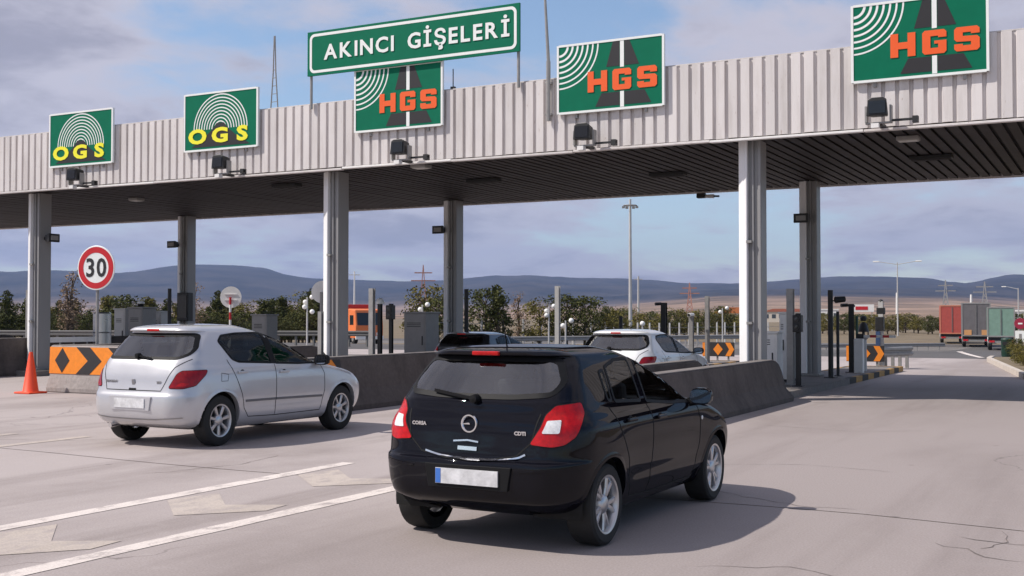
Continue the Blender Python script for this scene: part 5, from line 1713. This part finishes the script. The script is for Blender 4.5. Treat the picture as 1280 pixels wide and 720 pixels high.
    spec['extras'](S, t, parts, add)
    # wiper
    (xa, za), (xb, zb) = spec['wiper']
    pts = [S.cast('rear', xa + (xb - xa) * k / 6, za + (zb - za) * k / 6)[0] + Vector((0, -.022, .01)) for k in range(7)]
    b = MB()
    for p, q in zip(pts, pts[1:]): b.bar(p, q, .018, .022)
    b.lathe([(.001, -.04), (.03, -.035), (.035, .0), (.035, .03)], 12, 'y', tuple(pts[-1])); add(b, 'wiper', TRIM, t, False)
    # wheels
    wmesh = wheel_meshes(spec)
    for yw in (0, wb):
        for sg in (1, -1):
            o = put('wheel', wmesh['tyre'], t, (sg * spec['wx'], yw, rw))
            if sg < 0: o.rotation_euler = (0, 0, math.pi)
            o.rotation_euler.x = (.35 if yw else 1.1) * sg
            for nm in ('rim', 'brake_disc', 'hub_cap'): put(nm, wmesh[nm], o)
            for k in range(spec['spokes']):
                sp = put('spoke', wmesh['spoke'], o); sp.rotation_euler = (2 * math.pi * k / spec['spokes'], 0, 0)
    return t

WM = {}
def wheel_meshes(spec):
    k = spec['name']
    if k in WM: return WM[k]
    r = spec['rw']; rr = spec['rim']
    b = MB(); b.lathe([(rr - .005, .0), (rr + .004, .012), (rr + .02, .016), (r - .03, .018), (r - .008, .004), (r, -.025), (r, -.17), (r - .01, -.19), (rr, -.19)], 44, 'x'); ty = b.mesh('wheel', RUBBER, True); ty.set_sharp_from_angle(angle=R(35))
    b = MB(); b.lathe([(rr + .004, .014), (rr - .012, .010), (rr - .022, -.008), (rr - .03, -.06), (rr - .04, -.18)], 40, 'x'); rim = b.mesh('rim', RIMM, True); rim.set_sharp_from_angle(angle=R(45))
    b = MB(); b.lathe([(.001, -.085), (rr - .05, -.085), (rr - .05, -.10), (.001, -.10)], 28, 'x'); br = b.mesh('brake_disc', BRAKE)
    b = MB(); b.lathe([(.001, .004), (.045, .002), (.06, -.006), (.075, -.02), (.08, -.06)], 20, 'x'); hub = b.mesh('hub_cap', RIMM, True)
    b = MB()
    def spoke(a0, w0, w1):
        vs = []
        for rad, w, x in ((.05, w0, -.012), (rr * .55, (w0 + w1) / 2, -.006), (rr - .012, w1, -.004)):
            a = a0 * min(1, rad / rr + .15)
            c, s_ = math.cos(a), math.sin(a)
            for q, dx in ((-w, -.012), (-w * .6, 0), (w * .6, 0), (w, -.012), (w, -.045), (-w, -.045)):
                vs.append((x + dx, rad * c - q * s_, rad * s_ + q * c))
        fs = [tuple(range(6))[::-1], tuple(range(12, 18))]
        for k in range(2):
            for j in range(6): fs.append((k * 6 + j, k * 6 + (j + 1) % 6, (k + 1) * 6 + (j + 1) % 6, (k + 1) * 6 + j))
        b.add(vs, fs)
    if spec['spoke_kind'] == 'double': spoke(.24, .018, .020); spoke(-.24, .018, .020)
    else: spoke(.0, .016, .026)
    sp = b.mesh('spoke', RIMM)
    WM[k] = {'tyre': ty, 'rim': rim, 'brake_disc': br, 'hub_cap': hub, 'spoke': sp}
    return WM[k]

SHELLS = {}
def shell(name, keys, wb, arch):
    def f():
        if name not in SHELLS: SHELLS[name] = Shell(keys, wb, arch)
        return SHELLS[name]
    return f

# --- small dark hatchback
def extras_a(S, t, parts, add):
    gate = parts.get('tailgate', t)
    # round emblem with a lightning flash
    h, nn = S.cast('rear', .0, .915)
    b = MB(); b.lathe([(.050, -.004), (.056, -.012), (.066, -.012), (.070, -.002)], 28, 'y', (0, h.y - .002, .915)); add(b, 'emblem', CHROME, gate)
    b = MB(); y = h.y - .014
    b.prism([(-.072, .909), (.01, .909), (.004, .921), (.072, .921), (.03, .933), (-.01, .922), (-.006, .921)][:4] + [(-.01, .921)], lambda p: (p[0], y, p[1]), lambda p: (p[0], y + .006, p[1])); add(b, 'emblem_flash', CHROME, gate, False)
    # chrome strip drawn in for the white highlight along the tailgate edge
    line = [(-.36, .705), (-.22, .672), (0, .655), (.22, .658), (.40, .678), (.47, .712)]
    add(S.seam(chaik_open(line), 'rear', .014, .012), 'chrome_highlight', CHROME, gate, False)
    add(S.seam([(-.12, .785), (0, .795), (.09, .785)], 'rear', .012, .012), 'handle_strip', CHROME, gate, False)
    add(S.seam([(-.08, .738), (.08, .735)], 'rear', .028, .010), 'nameplate', CHROME, gate, False)
    for x, s, z in ((-.44, 'CORSA', .90), (.42, 'CDTI', .86)):
        h, nn = S.cast('rear', x, z)
        me = text_mesh(s, .036, CHROME, .002, .002, 1.1); o = put('badge', me, gate, (x, h.y - .008, z)); o.rotation_euler = (0, 0, math.atan2(nn.x, -nn.y))
    # bumper creases
    for sg in (1, -1):
        line = [(sg * .44, .595), (sg * .55, .605), (sg * .66, .615), (sg * .74, .62)]
        add(S.seam(line, 'rear', .012, .006), 'bumper_crease', pmA, parts.get('rear_bumper', t), False)
    # roof aerial
    b = MB(); b.tube((.06, -.12, 1.455), (.06, -.19, 1.68), .006, .003, 6); add(b, 'aerial', TRIM, t)
    # side repeater
    h, nn = S.cast('right', 2.08, .80)
    b = MB(); b.lathe([(.001, .006), (.014, .005), (.02, 0)], 10, 'x', (h.x, 2.08, .80)); add(b, 'side_repeater', CLRL, t)
def chaik_open(p, n=2):
    for _ in range(n):
        q = [p[0]]
        for a, b in zip(p, p[1:]): q += [(a[0] * .75 + b[0] * .25, a[1] * .75 + b[1] * .25), (a[0] * .25 + b[0] * .75, a[1] * .25 + b[1] * .75)]
        p = q + [p[-1]]
    return p
KA = [(.19, .3, 2.2, .20), (.195, -.1, 2.9, .66), (.235, -.30, 3.08, .765), (.315, -.56, 3.20, .80), (.385, -.66, 3.26, .828), (.50, -.688, 3.30, .846), (.60, -.69, 3.28, .856), (.645, -.682, 3.24, .860), (.67, -.642, 3.22, .862), (.77, -.625, 3.06, .866), (.87, -.61, 2.76, .862), (.93, -.595, 2.46, .842), (1.00, -.565, 2.14, .798), (1.07, -.545, 1.99, .768), (1.10, -.521, 1.93, .755), (1.22, -.425, 1.66, .702), (1.33, -.337, 1.36, .648), (1.395, -.285, 1.14, .605), (1.412, -.345, 1.08, .588), (1.436, -.35, .98, .54), (1.465, -.17, .82, .42), (1.478, .10, .62, .22), (1.482, .32, .45, .04)]
SPEC_A = dict(name='a', shell=shell('a', KA, 2.51, .365), rw=.305, rim=.215, wx=.825, spokes=5, spoke_kind='double',
    side_windows=[[(.16, 1.06), (.20, 1.28), (.30, 1.30), (.24, 1.05)], [(.28, 1.045), (.345, 1.315), (.60, 1.365), (.86, 1.365), (.80, 1.02)], [(.90, 1.01), (.965, 1.365), (1.20, 1.335), (1.50, 1.19), (1.86, .955), (1.45, .965)]], win_door=[0, 0, 1],
    rear_window=[(-.60, 1.12), (-.645, 1.22), (-.55, 1.392), (.55, 1.392), (.645, 1.22), (.60, 1.12), (.3, 1.098), (-.3, 1.098)], windscreen=[(-.66, 1.03), (-.50, 1.38), (.50, 1.38), (.66, 1.03)],
    bump_y=-.28, bump_z=.66, gate_y=-.25, hood_z=.72, belt=1.0,
    tailgate=[(-.40, .70), (-.20, .665), (0, .655), (.20, .665), (.40, .70), (.51, .80), (.55, 1.00), (.66, 1.12), (.60, 1.28), (.50, 1.425), (-.50, 1.425), (-.60, 1.28), (-.66, 1.12), (-.55, 1.00), (-.51, .80)],
    doors=[[(.12, 1.0), (.30, .60), (.45, .32), (.86, .30), (.88, 1.40), (.30, 1.36), (.12, 1.1)], [(.89, .30), (1.95, .30), (2.02, .75), (1.96, .95), (1.45, 1.27), (1.2, 1.39), (.89, 1.40)]],
    door_lines=[[(.14, 1.02), (.20, .86), (.36, .62), (.42, .44), (.52, .30), (.885, .285)], [(.885, 1.0), (.885, .285), (1.96, .29), (2.03, .60), (2.03, .80), (1.95, .96)]],
    handles=[(.42, .905), (1.05, .885)], mirror=(1.86, 1.005), mirror_x=.91,
    tail_light=[(-.075, .785), (.0, .91), (.045, .99), (.12, 1.055), (.33, 1.075), (.35, 1.0), (.24, .84), (.15, .785), (.06, .77)], tail_clear=[(.0, .865), (.045, .95), (.145, .955), (.115, .865)], lens=REDL,
    headlight=[(.45, .66), (.70, .68), (.68, .83), (.50, .78)], brake_light=(-.338, 1.425, .115), plate=(.03, .535, 0), plate_on='rear_bumper', plate_strip=True, extras=extras_a, wiper=((-.36, 1.135), (.02, 1.085)))
pmA = paint('black_car_paint', (.004, .004, .007), 0, .5, 0.0, .55)
make_car(SPEC_A, 'black five door hatchback with red tail lights driving up the right lane', 'hatchback_car', (-4.26, 8.01, 0), .9, (1.01, .97, 1.0), pmA)

# --- silver hatchback
def extras_b(S, t, parts, add):
    gate = parts.get('tailgate', t)
    h, nn = S.cast('rear', 0, .80)
    b = MB(); b.prism([(-.02, .765), (.025, .77), (.03, .80), (.012, .835), (-.03, .83), (-.028, .795)], lambda p: (p[0], h.y - .012, p[1]), lambda p: (p[0], h.y + .004, p[1])); add(b, 'emblem', mat('dull_chrome', (.35, .35, .36), .3, metal=1, var=0), gate, False, bevel=.003)
    for x, s, z in ((-.40, 'PEUGEOT', .80), (.42, '307', .80)):
        h, nn = S.cast('rear', x, z)
        me = text_mesh(s, .042, MATS['dull_chrome'], .002, .001, 1.2); o = put('badge', me, gate, (x, h.y - .008, z)); o.rotation_euler = (0, 0, math.atan2(nn.x, -nn.y))
    b = S.seam([(-.06, .715), (.06, .715)], 'rear', .022, .006); add(b, 'latch_recess', TRIM, gate, False)
    add(S.seam([(-.74, .38), (-.4, .355), (0, .35), (.4, .355), (.74, .38)], 'rear', .012, .005), 'bumper_crease', MATS['dull_chrome'], parts.get('rear_bumper', t), False)
    b = MB(); b.tube((-.42, -.68, .25), (-.42, -.3, .29), .03, .03, 10); add(b, 'exhaust', CHROME, t)
    h, nn = S.cast('right', .06, .86)
    add(S.seam([(-.02, .80), (.1, .80), (.13, .88), (.0, .90)], 'right', .006, closed=True), 'fuel_flap', SEAM, t, False)
KB = [(.19, .3, 2.3, .20), (.195, -.1, 3.0, .68), (.24, -.50, 3.22, .78), (.31, -.68, 3.34, .83), (.40, -.735, 3.40, .852), (.52, -.752, 3.43, .866), (.62, -.745, 3.41, .872), (.68, -.715, 3.36, .874), (.78, -.685, 3.20, .873), (.87, -.665, 2.86, .864), (.95, -.635, 2.46, .842), (1.01, -.608, 2.20, .812), (1.05, -.585, 2.11, .795), (1.11, -.534, 1.99, .768), (1.22, -.4405, 1.74, .722), (1.32, -.3555, 1.48, .675), (1.405, -.283, 1.19, .62), (1.425, -.355, 1.12, .60), (1.458, -.335, .99, .545), (1.49, -.15, .82, .42), (1.503, .12, .62, .22), (1.508, .34, .48, .04)]
SPEC_B = dict(name='b', shell=shell('b', KB, 2.608, .372), rw=.315, rim=.20, wx=.835, spokes=7, spoke_kind='single',
    side_windows=[[(.27, 1.06), (.10, 1.29), (.20, 1.365), (.5, 1.39), (1.04, 1.395), (1.06, .99), (.38, 1.02)], [(1.11, .985), (1.10, 1.395), (1.36, 1.355), (1.66, 1.205), (2.02, .965), (1.6, .965)]], win_door=[0, 1],
    pillar=[(1.03, .988), (1.14, .985), (1.13, 1.385), (1.0, 1.385)],
    rear_window=[(-.58, 1.075), (-.68, 1.13), (-.695, 1.20), (-.61, 1.385), (.61, 1.385), (.695, 1.20), (.68, 1.13), (.58, 1.075)], windscreen=[(-.68, 1.04), (-.54, 1.38), (.54, 1.38), (.68, 1.04)],
    bump_y=-.30, bump_z=.69, gate_y=-.25, hood_z=.74, belt=1.0,
    tailgate=[(-.47, .70), (.47, .70), (.50, .76), (.60, .98), (.72, 1.08), (.705, 1.22), (.62, 1.415), (-.62, 1.415), (-.705, 1.22), (-.72, 1.08), (-.60, .98), (-.50, .76)],
    doors=[[(.16, 1.0), (.36, .60), (.50, .34), (1.06, .32), (1.08, 1.42), (.20, 1.40), (.06, 1.29)], [(1.09, .32), (2.12, .32), (2.16, .80), (2.10, .96), (1.60, 1.28), (1.36, 1.40), (1.09, 1.42)]],
    door_lines=[[(.17, 1.06), (.24, .90), (.38, .62), (.44, .44), (.54, .33), (1.09, .315)], [(1.09, 1.0), (1.09, .315), (2.10, .32), (2.17, .60), (2.17, .82), (2.08, .97)]],
    handles=[(.40, .90), (1.26, .875)], mirror=(2.0, 1.01), mirror_x=.93, mirror_mat=TRIM, rub=[(.46, 1.08, .52, .515), (1.10, 2.12, .515, .50)], rub_mat=mat('dark_grey_trim', (.16, .16, .17), .5, metal=.3),  # rub strips are a darker grey trim
    tail_light=[(-.06, .735), (.04, .90), (.10, .938), (.42, .945), (.40, .895), (.27, .765), (.12, .732)], tail_extra=[(.02, .755), (.09, .80), (.20, .79), (.13, .755)], lens=REDD,
    headlight=[(.45, .68), (.72, .70), (.70, .88), (.52, .80)], brake_light=(-.325, 1.43, .11), plate=(.0, .545, 0), plate_on='rear_bumper', dark_recess=False, extras=extras_b, wiper=((.20, 1.075), (-.05, 1.105)))
pmB = paint('silver_car_paint', (.54, .54, .56), .45, .34)
make_car(SPEC_B, 'silver five door hatchback on the left beside the chevron barrier', 'hatchback_car', (-11.42, 11.78, 0), 1.8, (1.05, .975, 1.065), pmB)

# --- two cars already in the lanes
pmC = paint('white_car_paint', (.74, .74, .74), 0, .3)
make_car(SPEC_B, 'white hatchback in the lane ahead, only its roof showing above the black car', 'hatchback_car', (-9.1, 22.1, 0), 0, (1.0, 1.0, .96), pmC)
pmD = paint('charcoal_car_paint', (.018, .019, .022), .2, .3)
make_car(SPEC_A, 'dark car under the canopy between barrier and middle rear column', 'hatchback_car', (-14.75, 25.6, 0), 0, (1.0, 1.0, .89), pmD)

# ------------------------------------------------------------------ haze
hb = MB(); hb.box(-13500, 13500, -3000, 14000, -60, 900)
HZ = hb.build('haze', None); tag(HZ, kind='stuff')
hm = bpy.data.materials.new('haze'); hm.use_nodes = True
N, L = hm.node_tree.nodes, hm.node_tree.links
N.remove(N['Principled BSDF'])
pv = N.new('ShaderNodeVolumePrincipled')
pv.inputs['Color'].default_value = (.44, .60, 1.0, 1)
pv.inputs['Density'].default_value = HAZE_DENSITY = 0.000066
pv.inputs['Anisotropy'].default_value = 0.2
L.new(pv.outputs[0], N['Material Output'].inputs['Volume'])
HZ.data.materials.append(hm)
